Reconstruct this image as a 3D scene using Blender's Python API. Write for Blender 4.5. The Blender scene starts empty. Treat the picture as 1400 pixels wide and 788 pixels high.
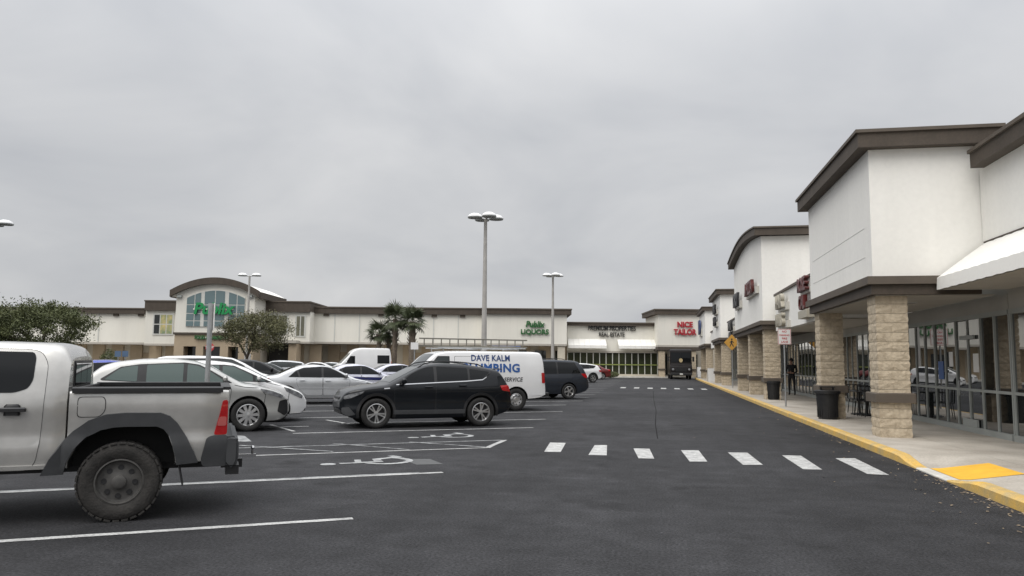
import bpy, bmesh, math, random
import numpy as np
from mathutils import Vector, Matrix, noise as mnoise

random.seed(7)
SC = bpy.context.scene
COL = SC.collection
R = math.radians

# ---------------------------------------------------------------- camera, sky, sun, exposure
YAW, PITCH, ROLL = R(10.76), R(5.57), R(0.55)       # the camera looks left of the drive aisle (+Y)
FPX, CX, CY, CAM_H = 1037.0, 700.0, 394.0, 1.63      # focal length in photograph pixels
FWD = Vector((-math.sin(YAW) * math.cos(PITCH), math.cos(YAW) * math.cos(PITCH), math.sin(PITCH)))
RGT0 = Vector((math.cos(YAW), math.sin(YAW), 0))
UP0 = RGT0.cross(FWD)
RGT = RGT0 * math.cos(ROLL) + UP0 * math.sin(ROLL)
UPV = UP0 * math.cos(ROLL) - RGT0 * math.sin(ROLL)
cam_d = bpy.data.cameras.new('camera')
cam = bpy.data.objects.new('camera', cam_d); COL.objects.link(cam)
cam_d.sensor_width = 36; cam_d.lens = 36 * FPX / 1400
cam_d.clip_start = 0.05; cam_d.clip_end = 3000
mw = Matrix((RGT, UPV, -FWD)).transposed().to_4x4(); mw.translation = (0, 0, CAM_H)
cam.matrix_world = mw
SC.camera = cam

SUN_EL, SUN_AZ = R(52), R(205)      # soft light from high behind the camera (azimuth clockwise from +Y)
world = bpy.data.worlds.new('World'); SC.world = world; world.use_nodes = True
wn, wl = world.node_tree.nodes, world.node_tree.links
wn.clear()
def wnode(t, **k):
    n = wn.new(t)
    for a, b in k.items(): setattr(n, a, b)
    return n
def wmath(op, a, b=None, c=None):
    n = wnode('ShaderNodeMath', operation=op)
    for i, v in enumerate((a, b, c)):
        if v is None: continue
        if isinstance(v, (int, float)): n.inputs[i].default_value = v
        else: wl.new(v, n.inputs[i])
    return n.outputs[0]
tc = wnode('ShaderNodeTexCoord'); sep = wnode('ShaderNodeSeparateXYZ'); wl.new(tc.outputs['Generated'], sep.inputs[0])
zc = wmath('MAXIMUM', sep.outputs[2], 0.0)
den = wmath('ADD', zc, 0.30)
comb = wnode('ShaderNodeCombineXYZ')
wl.new(wmath('DIVIDE', sep.outputs[0], den), comb.inputs[0]); wl.new(wmath('DIVIDE', sep.outputs[1], den), comb.inputs[1])
nz = wnode('ShaderNodeTexNoise'); nz.inputs['Scale'].default_value = 1.5; nz.inputs['Detail'].default_value = 5; nz.inputs['Roughness'].default_value = 0.5; nz.inputs['Distortion'].default_value = 0.35
wl.new(comb.outputs[0], nz.inputs['Vector'])
rmp = wnode('ShaderNodeValToRGB'); wl.new(nz.outputs['Fac'], rmp.inputs[0])
rmp.color_ramp.elements[0].position = 0.30; rmp.color_ramp.elements[0].color = (0.445, 0.458, 0.483, 1)
rmp.color_ramp.elements[1].position = 0.72; rmp.color_ramp.elements[1].color = (0.635, 0.637, 0.642, 1)
# an overcast sky is brighter overhead than at the horizon
lum = wmath('MULTIPLY_ADD', wmath('POWER', zc, 2.8), 3.6, 0.98)
vm = wnode('ShaderNodeVectorMath', operation='SCALE'); wl.new(rmp.outputs[0], vm.inputs[0]); wl.new(lum, vm.inputs['Scale'])
bg_cloud = wnode('ShaderNodeBackground'); wl.new(vm.outputs[0], bg_cloud.inputs[0]); bg_cloud.inputs[1].default_value = 1.0
sky = wnode('ShaderNodeTexSky', sky_type='NISHITA', sun_disc=False)
sky.sun_elevation = SUN_EL; sky.sun_rotation = SUN_AZ; sky.air_density = 1.0; sky.dust_density = 4.0
bg_sky = wnode('ShaderNodeBackground'); wl.new(sky.outputs[0], bg_sky.inputs[0]); bg_sky.inputs[1].default_value = 0.08
mixw = wnode('ShaderNodeMixShader'); mixw.inputs[0].default_value = 0.93
wl.new(bg_sky.outputs[0], mixw.inputs[1]); wl.new(bg_cloud.outputs[0], mixw.inputs[2])
wout = wnode('ShaderNodeOutputWorld'); wl.new(mixw.outputs[0], wout.inputs[0])

sun_d = bpy.data.lights.new('sun', 'SUN'); sun = bpy.data.objects.new('sun', sun_d); COL.objects.link(sun)
sun_d.energy = 1.5; sun_d.angle = R(50); sun_d.color = (1.0, 0.965, 0.91)
sdir = Vector((math.sin(SUN_AZ) * math.cos(SUN_EL), math.cos(SUN_AZ) * math.cos(SUN_EL), math.sin(SUN_EL)))
sun.rotation_euler = sdir.to_track_quat('Z', 'Y').to_euler(); sun.location = (0, -20, 40)

SC.view_settings.view_transform = 'Standard'; SC.view_settings.look = 'None'
SC.view_settings.exposure = 0.15; SC.view_settings.gamma = 1.0; SC.view_settings.use_curve_mapping = False
SC.render.engine = 'CYCLES'; SC.cycles.use_denoising = True; SC.cycles.max_bounces = 6
SC.cycles.sample_clamp_indirect = 6

# ---------------------------------------------------------------- photograph pixel -> place
def ray(px, py):
    return (FWD + RGT * ((px - CX) / FPX) - UPV * ((py - CY) / FPX))
O = Vector((0, 0, CAM_H))
def at_z(px, py, z=0.0):
    d = ray(px, py); return O + d * ((z - CAM_H) / d.z)
def at_x(px, py, x):
    d = ray(px, py); return O + d * (x / d.x)
FLAT = Vector((-math.sin(YAW), math.cos(YAW), 0))
def at_d(px, py, dist):          # on the vertical plane square to the camera heading, dist metres away
    d = ray(px, py); return O + d * (dist / d.dot(FLAT))
def far(px, py, dist):           # the same in the frame of the far shops: (right, ahead, up)
    p = at_d(px, py, dist); return (p.dot(RGT0), dist, p.z)

# ---------------------------------------------------------------- materials
MATS = {}
def pmat(name, col, rough=0.5, metal=0.0, var=0.0, vscale=3.0, bump=0.0, bscale=40.0, coat=0.0, spec=0.5,
         col2=None, stretch=(1, 1, 1), detail=4.0, fine=0.0, fscale=60.0, emis=None):
    m = bpy.data.materials.new(name); m.use_nodes = True
    n, l = m.node_tree.nodes, m.node_tree.links
    b = n['Principled BSDF']
    b.inputs['Base Color'].default_value = (*col, 1); b.inputs['Roughness'].default_value = rough
    b.inputs['Metallic'].default_value = metal; b.inputs['Specular IOR Level'].default_value = spec
    b.inputs['Coat Weight'].default_value = coat; b.inputs['Coat Roughness'].default_value = 0.04
    if emis: b.inputs['Emission Color'].default_value = (*emis[:3], 1); b.inputs['Emission Strength'].default_value = emis[3]
    if var or bump or fine:
        t = n.new('ShaderNodeTexCoord'); mp = n.new('ShaderNodeMapping'); mp.inputs['Scale'].default_value = stretch
        l.new(t.outputs['Object'], mp.inputs[0])
    if var or fine:
        nt = n.new('ShaderNodeTexNoise'); nt.inputs['Scale'].default_value = vscale; nt.inputs['Detail'].default_value = detail
        nt.inputs['Roughness'].default_value = 0.6
        l.new(mp.outputs[0], nt.inputs['Vector'])
        rp = n.new('ShaderNodeValToRGB'); l.new(nt.outputs['Fac'], rp.inputs[0])
        lo = tuple(c * (1 - var) for c in col) if col2 is None else col2
        hi = tuple(min(1, c * (1 + var * 0.6)) for c in col) if col2 is None else col
        rp.color_ramp.elements[0].position = 0.3; rp.color_ramp.elements[0].color = (*lo, 1)
        rp.color_ramp.elements[1].position = 0.68; rp.color_ramp.elements[1].color = (*hi, 1)
        outc = rp.outputs[0]
        if fine:
            n2 = n.new('ShaderNodeTexNoise'); n2.inputs['Scale'].default_value = fscale; n2.inputs['Detail'].default_value = 2
            l.new(t.outputs['Object'], n2.inputs['Vector'])
            mr = n.new('ShaderNodeMapRange'); mr.inputs[1].default_value = 0.3; mr.inputs[2].default_value = 0.7
            mr.inputs[3].default_value = 1 - fine; mr.inputs[4].default_value = 1 + fine
            l.new(n2.outputs['Fac'], mr.inputs[0])
            sc = n.new('ShaderNodeVectorMath'); sc.operation = 'SCALE'; l.new(outc, sc.inputs[0]); l.new(mr.outputs[0], sc.inputs['Scale'])
            outc = sc.outputs[0]
        l.new(outc, b.inputs['Base Color'])
    if bump:
        nb = n.new('ShaderNodeTexNoise'); nb.inputs['Scale'].default_value = bscale; nb.inputs['Detail'].default_value = 3
        l.new(t.outputs['Object'], nb.inputs['Vector'])
        bp = n.new('ShaderNodeBump'); bp.inputs['Strength'].default_value = bump; bp.inputs['Distance'].default_value = 0.02
        l.new(nb.outputs['Fac'], bp.inputs['Height']); l.new(bp.outputs[0], b.inputs['Normal'])
    MATS[name] = m
    return m

def streaks(m, amount=0.16):
    # faint dirt runs down a stucco wall
    n, l = m.node_tree.nodes, m.node_tree.links; b = n['Principled BSDF']
    src = b.inputs['Base Color'].links[0].from_socket
    t = n.new('ShaderNodeTexCoord'); mp = n.new('ShaderNodeMapping'); mp.inputs['Scale'].default_value = (3.2, 3.2, 0.16); l.new(t.outputs['Object'], mp.inputs[0])
    x = n.new('ShaderNodeTexNoise'); x.inputs['Scale'].default_value = 1.0; x.inputs['Detail'].default_value = 5; l.new(mp.outputs[0], x.inputs['Vector'])
    r = n.new('ShaderNodeMapRange'); r.inputs[1].default_value = 0.52; r.inputs[2].default_value = 0.80; r.inputs[3].default_value = 1.0; r.inputs[4].default_value = 1 - amount
    l.new(x.outputs['Fac'], r.inputs[0])
    s = n.new('ShaderNodeVectorMath'); s.operation = 'SCALE'; l.new(src, s.inputs[0]); l.new(r.outputs[0], s.inputs['Scale']); l.new(s.outputs[0], b.inputs['Base Color'])
def asphalt_material():
    m = pmat('asphalt', (0.05, 0.05, 0.052), rough=0.8, spec=0.22, bump=0.5, bscale=60)
    n, l = m.node_tree.nodes, m.node_tree.links
    b = n['Principled BSDF']
    t = n.new('ShaderNodeTexCoord')
    def nz_(scale, stretch=(1, 1, 1), detail=4):
        mp = n.new('ShaderNodeMapping'); mp.inputs['Scale'].default_value = stretch; l.new(t.outputs['Object'], mp.inputs[0])
        x = n.new('ShaderNodeTexNoise'); x.inputs['Scale'].default_value = scale; x.inputs['Detail'].default_value = detail; x.inputs['Roughness'].default_value = 0.65
        l.new(mp.outputs[0], x.inputs['Vector']); return x.outputs['Fac']
    def rng(f, a, b_, lo, hi):
        r = n.new('ShaderNodeMapRange'); r.inputs[1].default_value = a; r.inputs[2].default_value = b_
        r.inputs[3].default_value = lo; r.inputs[4].default_value = hi; l.new(f, r.inputs[0]); return r.outputs[0]
    def mul(a, c):
        x = n.new('ShaderNodeMath'); x.operation = 'MULTIPLY'; l.new(a, x.inputs[0]); l.new(c, x.inputs[1]); return x.outputs[0]
    patch = rng(nz_(0.22), 0.3, 0.7, 0.62, 1.38)
    streak = rng(nz_(1.1, (1, 0.06, 1)), 0.3, 0.7, 0.86, 1.14)
    mid = rng(nz_(2.2, detail=7), 0.3, 0.7, 0.74, 1.28)
    grain = rng(nz_(38, detail=3), 0.3, 0.7, 0.35, 1.75)
    stain = rng(nz_(0.75, detail=3), 0.60, 0.72, 1.0, 0.55)
    worn = rng(nz_(0.9, (0.35, 1.6, 1), 5), 0.55, 0.75, 1.0, 1.4)
    speck = rng(nz_(17, detail=1), 0.74, 0.82, 1.0, 3.0)
    f = mul(mul(mul(mul(patch, streak), mul(mid, grain)), speck), mul(stain, worn))
    sc = n.new('ShaderNodeVectorMath'); sc.operation = 'SCALE'; sc.inputs[0].default_value = (0.0275, 0.0275, 0.0295)
    l.new(f, sc.inputs['Scale']); l.new(sc.outputs[0], b.inputs['Base Color'])
    return m

asphalt = asphalt_material()
paint_w = pmat('road_paint', (0.50, 0.50, 0.49), 0.75, col2=(0.24, 0.24, 0.235), var=0.5, vscale=4, detail=8, fine=0.25, fscale=40)
paint_bar = pmat('crosswalk_paint', (0.55, 0.55, 0.535), 0.75, col2=(0.24, 0.24, 0.235), var=0.3, vscale=7, detail=10, fine=0.2, fscale=40)
paint_worn = pmat('worn_road_paint', (0.42, 0.43, 0.43), 0.75, col2=(0.05, 0.05, 0.052), var=0.5, vscale=5, detail=6)
paint_y = pmat('curb_yellow', (0.70, 0.43, 0.085), 0.65, col2=(0.42, 0.33, 0.17), var=0.4, vscale=3.0, detail=7, fine=0.15)
pad_y = pmat('warning_yellow', (0.78, 0.43, 0.035), 0.7, var=0.12, vscale=4)
concrete = pmat('concrete', (0.50, 0.46, 0.40), 0.85, col2=(0.31, 0.275, 0.23), var=0.4, vscale=0.9, detail=6, fine=0.10, fscale=30, bump=0.1, bscale=90)
pale_conc = pmat('pale_concrete', (0.56, 0.54, 0.49), 0.85, var=0.18, vscale=2)
stucco = pmat('white_stucco', (0.86, 0.845, 0.80), 0.9, var=0.04, vscale=0.5, bump=0.05, bscale=120, fine=0.02, fscale=10, stretch=(1, 1, 0.18), spec=0.2)
stucco_far = pmat('cream_stucco', (0.80, 0.775, 0.70), 0.9, var=0.08, vscale=0.35, stretch=(1, 1, 0.3), spec=0.2)
streaks(stucco, .045); streaks(stucco_far, .05)
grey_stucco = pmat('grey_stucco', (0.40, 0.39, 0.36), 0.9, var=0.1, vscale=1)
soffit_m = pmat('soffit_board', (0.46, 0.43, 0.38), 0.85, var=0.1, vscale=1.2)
brown_trim = pmat('brown_trim', (0.075, 0.059, 0.045), 0.75, var=0.18, vscale=2.5, stretch=(1, 1, 0.4), fine=0.1, fscale=20)
brown_lite = pmat('brown_cap', (0.105, 0.085, 0.066), 0.7, var=0.15, vscale=2.5)
tan_st = pmat('tan_stucco', (0.42, 0.335, 0.235), 0.9, var=0.1, vscale=0.8)
cream_pan = pmat('cream_panel', (0.55, 0.50, 0.41), 0.9, var=0.1, vscale=0.8)
split_block = pmat('split_face_block', (0.62, 0.53, 0.40), 0.92, col2=(0.40, 0.33, 0.24), var=0.4, vscale=9, detail=7, bump=1.0, bscale=17, spec=0.2)
wall_groove = pmat('stucco_groove', (0.76, 0.745, 0.70), 0.9)
mortar = pmat('mortar', (0.42, 0.36, 0.27), 0.95, var=0.1, vscale=6)
alum = pmat('window_aluminium', (0.36, 0.38, 0.365), 0.5, metal=0.2, var=0.10, vscale=2)
alum_lt = pmat('pale_frame', (0.62, 0.62, 0.58), 0.5, var=0.05)
pane_m = pmat('shop_glass', (0.012, 0.014, 0.014), 0.012, spec=1.0)
pane_far = pmat('far_shop_glass', (0.02, 0.023, 0.022), 0.05, spec=0.6)
pane_blue = pmat('blue_grey_glass', (0.13, 0.19, 0.20), 0.12, spec=0.7)
pane_m.node_tree.nodes['Principled BSDF'].inputs['IOR'].default_value = 2.2
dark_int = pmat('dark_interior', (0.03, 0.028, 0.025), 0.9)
awning_m = pmat('awning_fabric', (0.86, 0.845, 0.80), 0.8, var=0.06, vscale=1.5)
galv = pmat('galvanised_steel', (0.42, 0.43, 0.43), 0.45, metal=0.7, var=0.15, vscale=5)
conc_pole = pmat('concrete_pole', (0.40, 0.385, 0.36), 0.85, var=0.15, vscale=2)
lamp_white = pmat('lamp_housing', (0.80, 0.80, 0.80), 0.4)
black_pl = pmat('black_plastic', (0.016, 0.016, 0.017), 0.45, var=0.2, vscale=8)
grey_pl = pmat('grey_plastic', (0.045, 0.047, 0.05), 0.6, var=0.15, vscale=6, bump=0.1, bscale=200)
rubber = pmat('tyre_rubber', (0.016, 0.0155, 0.015), 0.85, var=0.3, vscale=6, bump=0.15, bscale=60)
tread_m = pmat('dusty_tyre', (0.040, 0.037, 0.034), 0.92, col2=(0.018, 0.017, 0.016), var=0.5, vscale=9, bump=0.4, bscale=45)
alloy = pmat('alloy', (0.62, 0.62, 0.62), 0.28, metal=0.85)
chrome = pmat('chrome', (0.75, 0.75, 0.76), 0.12, metal=1.0)
black_alloy = pmat('gunmetal_rim', (0.075, 0.072, 0.068), 0.6, metal=0.2, var=0.3, vscale=10)
glass_dark = pmat('tinted_glass', (0.007, 0.008, 0.009), 0.02, spec=0.28)
glass_mid = pmat('car_glass', (0.035, 0.042, 0.042), 0.03, spec=0.45)
glass_green = pmat('pale_green_glass', (0.075, 0.105, 0.097), 0.04, spec=0.6)
lens_red = pmat('red_lens', (0.42, 0.012, 0.014), 0.10, coat=1.0, var=0.2, vscale=9)
lens_clear = pmat('clear_lens', (0.42, 0.43, 0.44), 0.12, coat=1.0, metal=0.3, col2=(0.10, 0.10, 0.11), var=0.5, vscale=9)
lens_amber = pmat('amber_lens', (0.6, 0.25, 0.03), 0.2, coat=1.0)
seam_m = pmat('panel_gap', (0.012, 0.012, 0.012), 0.8)
plate_m = pmat('number_plate', (0.7, 0.7, 0.66), 0.4, var=0.15, vscale=20)
sign_white = pmat('sign_white', (0.75, 0.74, 0.72), 0.5, var=0.06, vscale=8)
sign_red = pmat('sign_red', (0.50, 0.035, 0.04), 0.45)
sign_yel = pmat('sign_yellow', (0.52, 0.27, 0.04), 0.45, var=0.08, vscale=6)
let_green = pmat('green_letters', (0.015, 0.27, 0.08), 0.35)
let_dgreen = pmat('dark_green_letters', (0.025, 0.13, 0.035), 0.4)
let_black = pmat('black_letters', (0.015, 0.015, 0.017), 0.4)
let_red = pmat('red_letters', (0.42, 0.02, 0.035), 0.35)
let_dred = pmat('dark_red_letters', (0.10, 0.018, 0.016), 0.4, var=0.4, vscale=6)
let_navy = pmat('navy_letters', (0.02, 0.05, 0.16), 0.4)
let_blue = pmat('blue_letters', (0.02, 0.09, 0.30), 0.4)
let_beige = pmat('beige_letters', (0.40, 0.37, 0.30), 0.6)
let_grey = pmat('grey_letters', (0.05, 0.05, 0.055), 0.5)
bark = pmat('bark', (0.11, 0.09, 0.07), 0.95, var=0.35, vscale=8, bump=0.6, bscale=20)
palm_bark = pmat('palm_bark', (0.16, 0.13, 0.10), 0.95, var=0.4, vscale=9, bump=0.7, bscale=18)
mulch = pmat('mulch', (0.10, 0.065, 0.04), 0.95, var=0.4, vscale=12, bump=0.6, bscale=30)
leaf_a = pmat('oak_leaf', (0.115, 0.128, 0.050), 0.6, col2=(0.055, 0.068, 0.028), var=0.5, vscale=1.1, spec=0.3)
leaf_b = pmat('olive_leaf', (0.150, 0.145, 0.070), 0.6, col2=(0.080, 0.083, 0.040), var=0.5, vscale=1.4, spec=0.3)
leaf_p = pmat('palm_leaf', (0.105, 0.125, 0.065), 0.55, col2=(0.04, 0.052, 0.024), var=0.5, vscale=1.5, spec=0.35)
dead_leaf = pmat('dead_leaf', (0.46, 0.36, 0.24), 0.9, col2=(0.12, 0.075, 0.04), var=0.5, vscale=4)
cloth_black = pmat('black_cloth', (0.012, 0.012, 0.014), 0.8)
skin_m = pmat('skin', (0.36, 0.21, 0.15), 0.6)
hair_m = pmat('dark_hair', (0.012, 0.010, 0.009), 0.6)
tape_m = pmat('yellow_green_band', (0.24, 0.28, 0.08), 0.5)
poster_m = pmat('poster_print', (0.62, 0.50, 0.22), 0.6, col2=(0.20, 0.28, 0.16), var=0.6, vscale=1.6, detail=3)
bronze_glass = pmat('bronze_glass', (0.20, 0.19, 0.13), 0.12, col2=(0.10, 0.10, 0.08), var=0.4, vscale=0.8)
ups_brown = pmat('dark_brown_paint', (0.008, 0.006, 0.006), 0.5, coat=0.15, spec=0.2)
shield_m = pmat('gold_shield', (0.50, 0.40, 0.22), 0.5)
def paint(name, col, metal=0.35, rough=0.38, dirt=0.12, coat=0.8, spec=0.5):
    return pmat(name, col, rough, metal=metal, coat=coat, spec=spec, var=dirt, vscale=1.3, detail=5)
P_truck = pmat('silver_beige_paint', (0.54, 0.53, 0.505), 0.26, metal=0.55, coat=0.6, var=0.20, vscale=1.5, detail=6, fine=0.03, fscale=8)
P_navy = paint('black_navy_paint', (0.006, 0.0075, 0.010), 0.0, 0.3, coat=0.45, spec=0.2)
P_white = paint('white_paint', (0.76, 0.76, 0.76), 0.0, 0.4, 0.06)
P_charc = paint('charcoal_paint', (0.030, 0.035, 0.045), 0.3, 0.4, coat=0.5, spec=0.3)
P_silver = paint('silver_paint', (0.56, 0.57, 0.58), 0.55, 0.36)
P_silver2 = paint('warm_silver_paint', (0.44, 0.44, 0.425), 0.5, 0.38)
P_blue = paint('bright_blue_paint', (0.02, 0.045, 0.30), 0.3, 0.35)
P_dblue = paint('dark_blue_paint', (0.015, 0.02, 0.12), 0.3, 0.35)
P_lblue = paint('pale_lilac_white_paint', (0.60, 0.61, 0.70), 0.2, 0.38)
P_black = paint('black_paint', (0.008, 0.008, 0.009), 0.0, 0.3, coat=0.5, spec=0.25)
P_grey = paint('grey_paint', (0.13, 0.14, 0.15), 0.4, 0.36)
P_red = paint('dark_red_paint', (0.16, 0.02, 0.02), 0.2, 0.35)

# ---------------------------------------------------------------- object helpers
def tag(o, label=None, cat=None, group=None, kind=None):
    if label: o['label'] = label
    if cat: o['category'] = cat
    if group: o['group'] = group
    if kind: o['kind'] = kind
    return o
def thing(name, label, cat, loc=(0, 0, 0), rz=0.0, group=None, kind=None):
    o = bpy.data.objects.new(name, None); o.empty_display_size = 0.3; COL.objects.link(o)
    o.location = loc; o.rotation_euler = (0, 0, rz)
    return tag(o, label, cat, group, kind)
def link(name, me, parent=None, loc=(0, 0, 0), rz=0.0):
    o = bpy.data.objects.new(name, me); COL.objects.link(o); o.parent = parent
    o.location = loc; o.rotation_euler = (0, 0, rz); return o
def copy_tree(o, parent=None):
    c = o.copy(); COL.objects.link(c); c.parent = parent
    for ch in list(o.children): copy_tree(ch, c)
    return c
def mesh_from(name, verts, faces, mats, fm=None, smooth=False, sharp=None):
    me = bpy.data.meshes.new(name); me.from_pydata([tuple(v) for v in verts], [], faces)
    for m in (mats if isinstance(mats, (list, tuple)) else [mats]): me.materials.append(m)
    if fm: me.polygons.foreach_set('material_index', fm)
    if smooth: me.polygons.foreach_set('use_smooth', [True] * len(me.polygons))
    me.validate(); me.update()
    if sharp: me.set_sharp_from_angle(angle=R(sharp))
    return me

class MB:
    """collects boxes, tubes and prisms; build() links them as ONE mesh object"""
    def __init__(s, org=(0, 0, 0)): s.v, s.f, s.m, s.o = [], [], [], Vector(org)
    def add(s, vs, fs, mi=0):
        k = len(s.v); s.v += [Vector(v) - s.o for v in vs]; s.f += [tuple(i + k for i in f) for f in fs]; s.m += [mi] * len(fs); return s
    def box(s, x0, x1, y0, y1, z0, z1, mi=0):
        return s.add([(x0, y0, z0), (x1, y0, z0), (x1, y1, z0), (x0, y1, z0), (x0, y0, z1), (x1, y0, z1), (x1, y1, z1), (x0, y1, z1)],
                     [(0, 3, 2, 1), (4, 5, 6, 7), (0, 1, 5, 4), (1, 2, 6, 5), (2, 3, 7, 6), (3, 0, 4, 7)], mi)
    def bbox(s, x0, x1, y0, y1, z0, z1, b=0.01, mi=0):      # box with chamfered vertical edges and top
        p = [(x0 + b, y0), (x1 - b, y0), (x1, y0 + b), (x1, y1 - b), (x1 - b, y1), (x0 + b, y1), (x0, y1 - b), (x0, y0 + b)]
        cx, cy = (x0 + x1) / 2, (y0 + y1) / 2
        q = [(cx + (a - cx) * (1 - b / max(abs(x1 - x0) / 2, b)), cy + (c - cy) * (1 - b / max(abs(y1 - y0) / 2, b))) for a, c in p]
        vs = [(a, c, z0) for a, c in p] + [(a, c, z1 - b) for a, c in p] + [(a, c, z1) for a, c in q]
        fs = [tuple(reversed(range(8))), tuple(range(16, 24))]
        for r in (0, 8):
            fs += [(r + i, r + (i + 1) % 8, r + 8 + (i + 1) % 8, r + 8 + i) for i in range(8)]
        return s.add(vs, fs, mi)
    def prism(s, poly, axis, a, b, mi=0):      # poly in the plane across axis ('x': (y,z), 'y': (x,z), 'z': (x,y)) pushed from a to b
        n = len(poly)
        f3 = {'x': lambda p, t: (t, p[0], p[1]), 'y': lambda p, t: (p[0], t, p[1]), 'z': lambda p, t: (p[0], p[1], t)}[axis]
        vs = [f3(p, a) for p in poly] + [f3(p, b) for p in poly]
        fs = [tuple(range(n)), tuple(reversed(range(n, 2 * n)))] + [(i, i + n, (i + 1) % n + n, (i + 1) % n) for i in range(n)]
        area = sum(poly[i][0] * poly[(i + 1) % n][1] - poly[(i + 1) % n][0] * poly[i][1] for i in range(n))
        flip = (area > 0) if axis in 'xz' else (area < 0)
        if b < a: flip = not flip
        if flip: fs = [tuple(reversed(f)) for f in fs]
        return s.add(vs, fs, mi)
    def tube(s, p0, p1, r0, r1=None, n=10, mi=0, caps=True):
        r1 = r0 if r1 is None else r1
        p0, p1 = Vector(p0), Vector(p1); d = (p1 - p0).normalized()
        u = d.orthogonal().normalized(); w = d.cross(u)
        vs = [p0 + (u * math.cos(2 * math.pi * i / n) + w * math.sin(2 * math.pi * i / n)) * r0 for i in range(n)]
        vs += [p1 + (u * math.cos(2 * math.pi * i / n) + w * math.sin(2 * math.pi * i / n)) * r1 for i in range(n)]
        fs = [(i, (i + 1) % n, n + (i + 1) % n, n + i) for i in range(n)]
        if caps: fs += [tuple(reversed(range(n))), tuple(range(n, 2 * n))]
        return s.add(vs, fs, mi)
    def lathe(s, prof, c=(0, 0, 0), axis='z', n=24, mi=0, mis=None):   # prof: (radius, height along axis)
        vs, fs, ms = [], [], []
        for (r, h) in prof:
            for i in range(n):
                a = 2 * math.pi * i / n; x, y = r * math.cos(a), r * math.sin(a)
                p = (x, y, h) if axis == 'z' else (x, h, y) if axis == 'y' else (h, x, y)
                vs.append((c[0] + p[0], c[1] + p[1], c[2] + p[2]))
        for j in range(len(prof) - 1):
            for i in range(n):
                q = (j * n + i, j * n + (i + 1) % n, (j + 1) * n + (i + 1) % n, (j + 1) * n + i)
                fs.append(q if axis != 'y' else tuple(reversed(q))); ms.append(mis[j] if mis else mi)
        k = len(s.v); s.v += [Vector(v) - s.o for v in vs]; s.f += [tuple(i + k for i in f) for f in fs]; s.m += ms
        return s
    def build(s, name, mats, parent=None, smooth=False, sharp=35, loc=(0, 0, 0), rz=0.0):
        me = mesh_from(name, s.v, s.f, mats, s.m, smooth, sharp if smooth else None)
        return link(name, me, parent, loc, rz)

def text_mesh(txt, size, depth, mat, bold=0.0, sx=1.0, shear=0.0, space=1.0):
    c = bpy.data.curves.new('lettering', 'FONT'); c.body = txt; c.size = size; c.extrude = depth; c.offset = bold
    c.space_character = space; c.align_x = 'CENTER'; c.align_y = 'CENTER'; c.resolution_u = 3; c.shear = shear
    o = bpy.data.objects.new('lettering', c); COL.objects.link(o)
    bpy.context.view_layer.update()
    me = bpy.data.meshes.new_from_object(o.evaluated_get(bpy.context.evaluated_depsgraph_get()))
    bpy.data.objects.remove(o); bpy.data.curves.remove(c)
    me.materials.clear(); me.materials.append(mat)
    if sx != 1.0: me.transform(Matrix.Diagonal((sx, 1, 1, 1)))
    return me
# text lies in its XY plane, facing +Z; stand it up facing -Y (local): rotate +90 deg about X
STAND = Matrix.Rotation(R(90), 4, 'X')
# ================================================================ GROUND
def grid_sheet(name, x0, x1, y0, y1, z, nx, ny, mat, parent=None):
    vs = [(x0 + (x1 - x0) * i / nx, y0 + (y1 - y0) * j / ny, z) for j in range(ny + 1) for i in range(nx + 1)]
    fs = [(j * (nx + 1) + i, j * (nx + 1) + i + 1, (j + 1) * (nx + 1) + i + 1, (j + 1) * (nx + 1) + i) for j in range(ny) for i in range(nx)]
    return link(name, mesh_from(name, vs, fs, mat), parent)
lot = grid_sheet('parking_lot', -900, 900, -500, 1300, 0.0, 12, 12, asphalt)
tag(lot, 'dark patched asphalt of the parking lot and drive aisle', kind='structure')

STALL = R(58)
SD = Vector((math.sin(STALL), math.cos(STALL), 0))       # nose -> tail of the row beside the aisle
def flat_poly(name, pts, mat, z=0.004, parent=lot):
    me = mesh_from(name, [(p[0], p[1], z) for p in pts], [tuple(range(len(pts)))], mat)
    if me.polygons[0].normal.z < 0: me.flip_normals()
    return link(name, me, parent)
def line(p0, p1, w=0.10, mat=None, name='stall_line', z=0.004):
    p0, p1 = Vector((p0[0], p0[1], 0)), Vector((p1[0], p1[1], 0)); d = (p1 - p0).normalized(); nrm = Vector((-d.y, d.x, 0)) * (w / 2)
    n = max(1, int((p1 - p0).length / 0.35)); rnd = random.Random(int(p0.x * 100 + p0.y * 37))
    vs, fs = [], []
    for i in range(n + 1):
        p = p0 + (p1 - p0) * (i / n)
        vs += [p + nrm * rnd.uniform(0.88, 1.08) + Vector((0, 0, z)), p - nrm * rnd.uniform(0.88, 1.08) + Vector((0, 0, z))]
    fs = [(2 * i, 2 * i + 1, 2 * i + 3, 2 * i + 2) for i in range(n)]
    me = mesh_from(name, vs, fs, mat or paint_w)
    if me.polygons[0].normal.z < 0: me.flip_normals()
    return link(name, me, lot)

AX = -3.1                                                  # stall ends along the aisle
tails = [at_z(476, 709).y, at_z(597, 646).y]
PITCH_Y = 3.36
Y0 = tails[0]
ys_row = [Y0 - PITCH_Y, Y0, tails[1]]
for y in ys_row:
    line((AX, y), Vector((AX, y, 0)) - SD * 6.0, 0.11)
line(Vector((AX + 0.1, tails[1] + 0.17, 0)) - SD * 0.5, Vector((AX + 0.1, tails[1] + 0.17, 0)) - SD * 6.0, 0.06, paint_worn)
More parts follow.
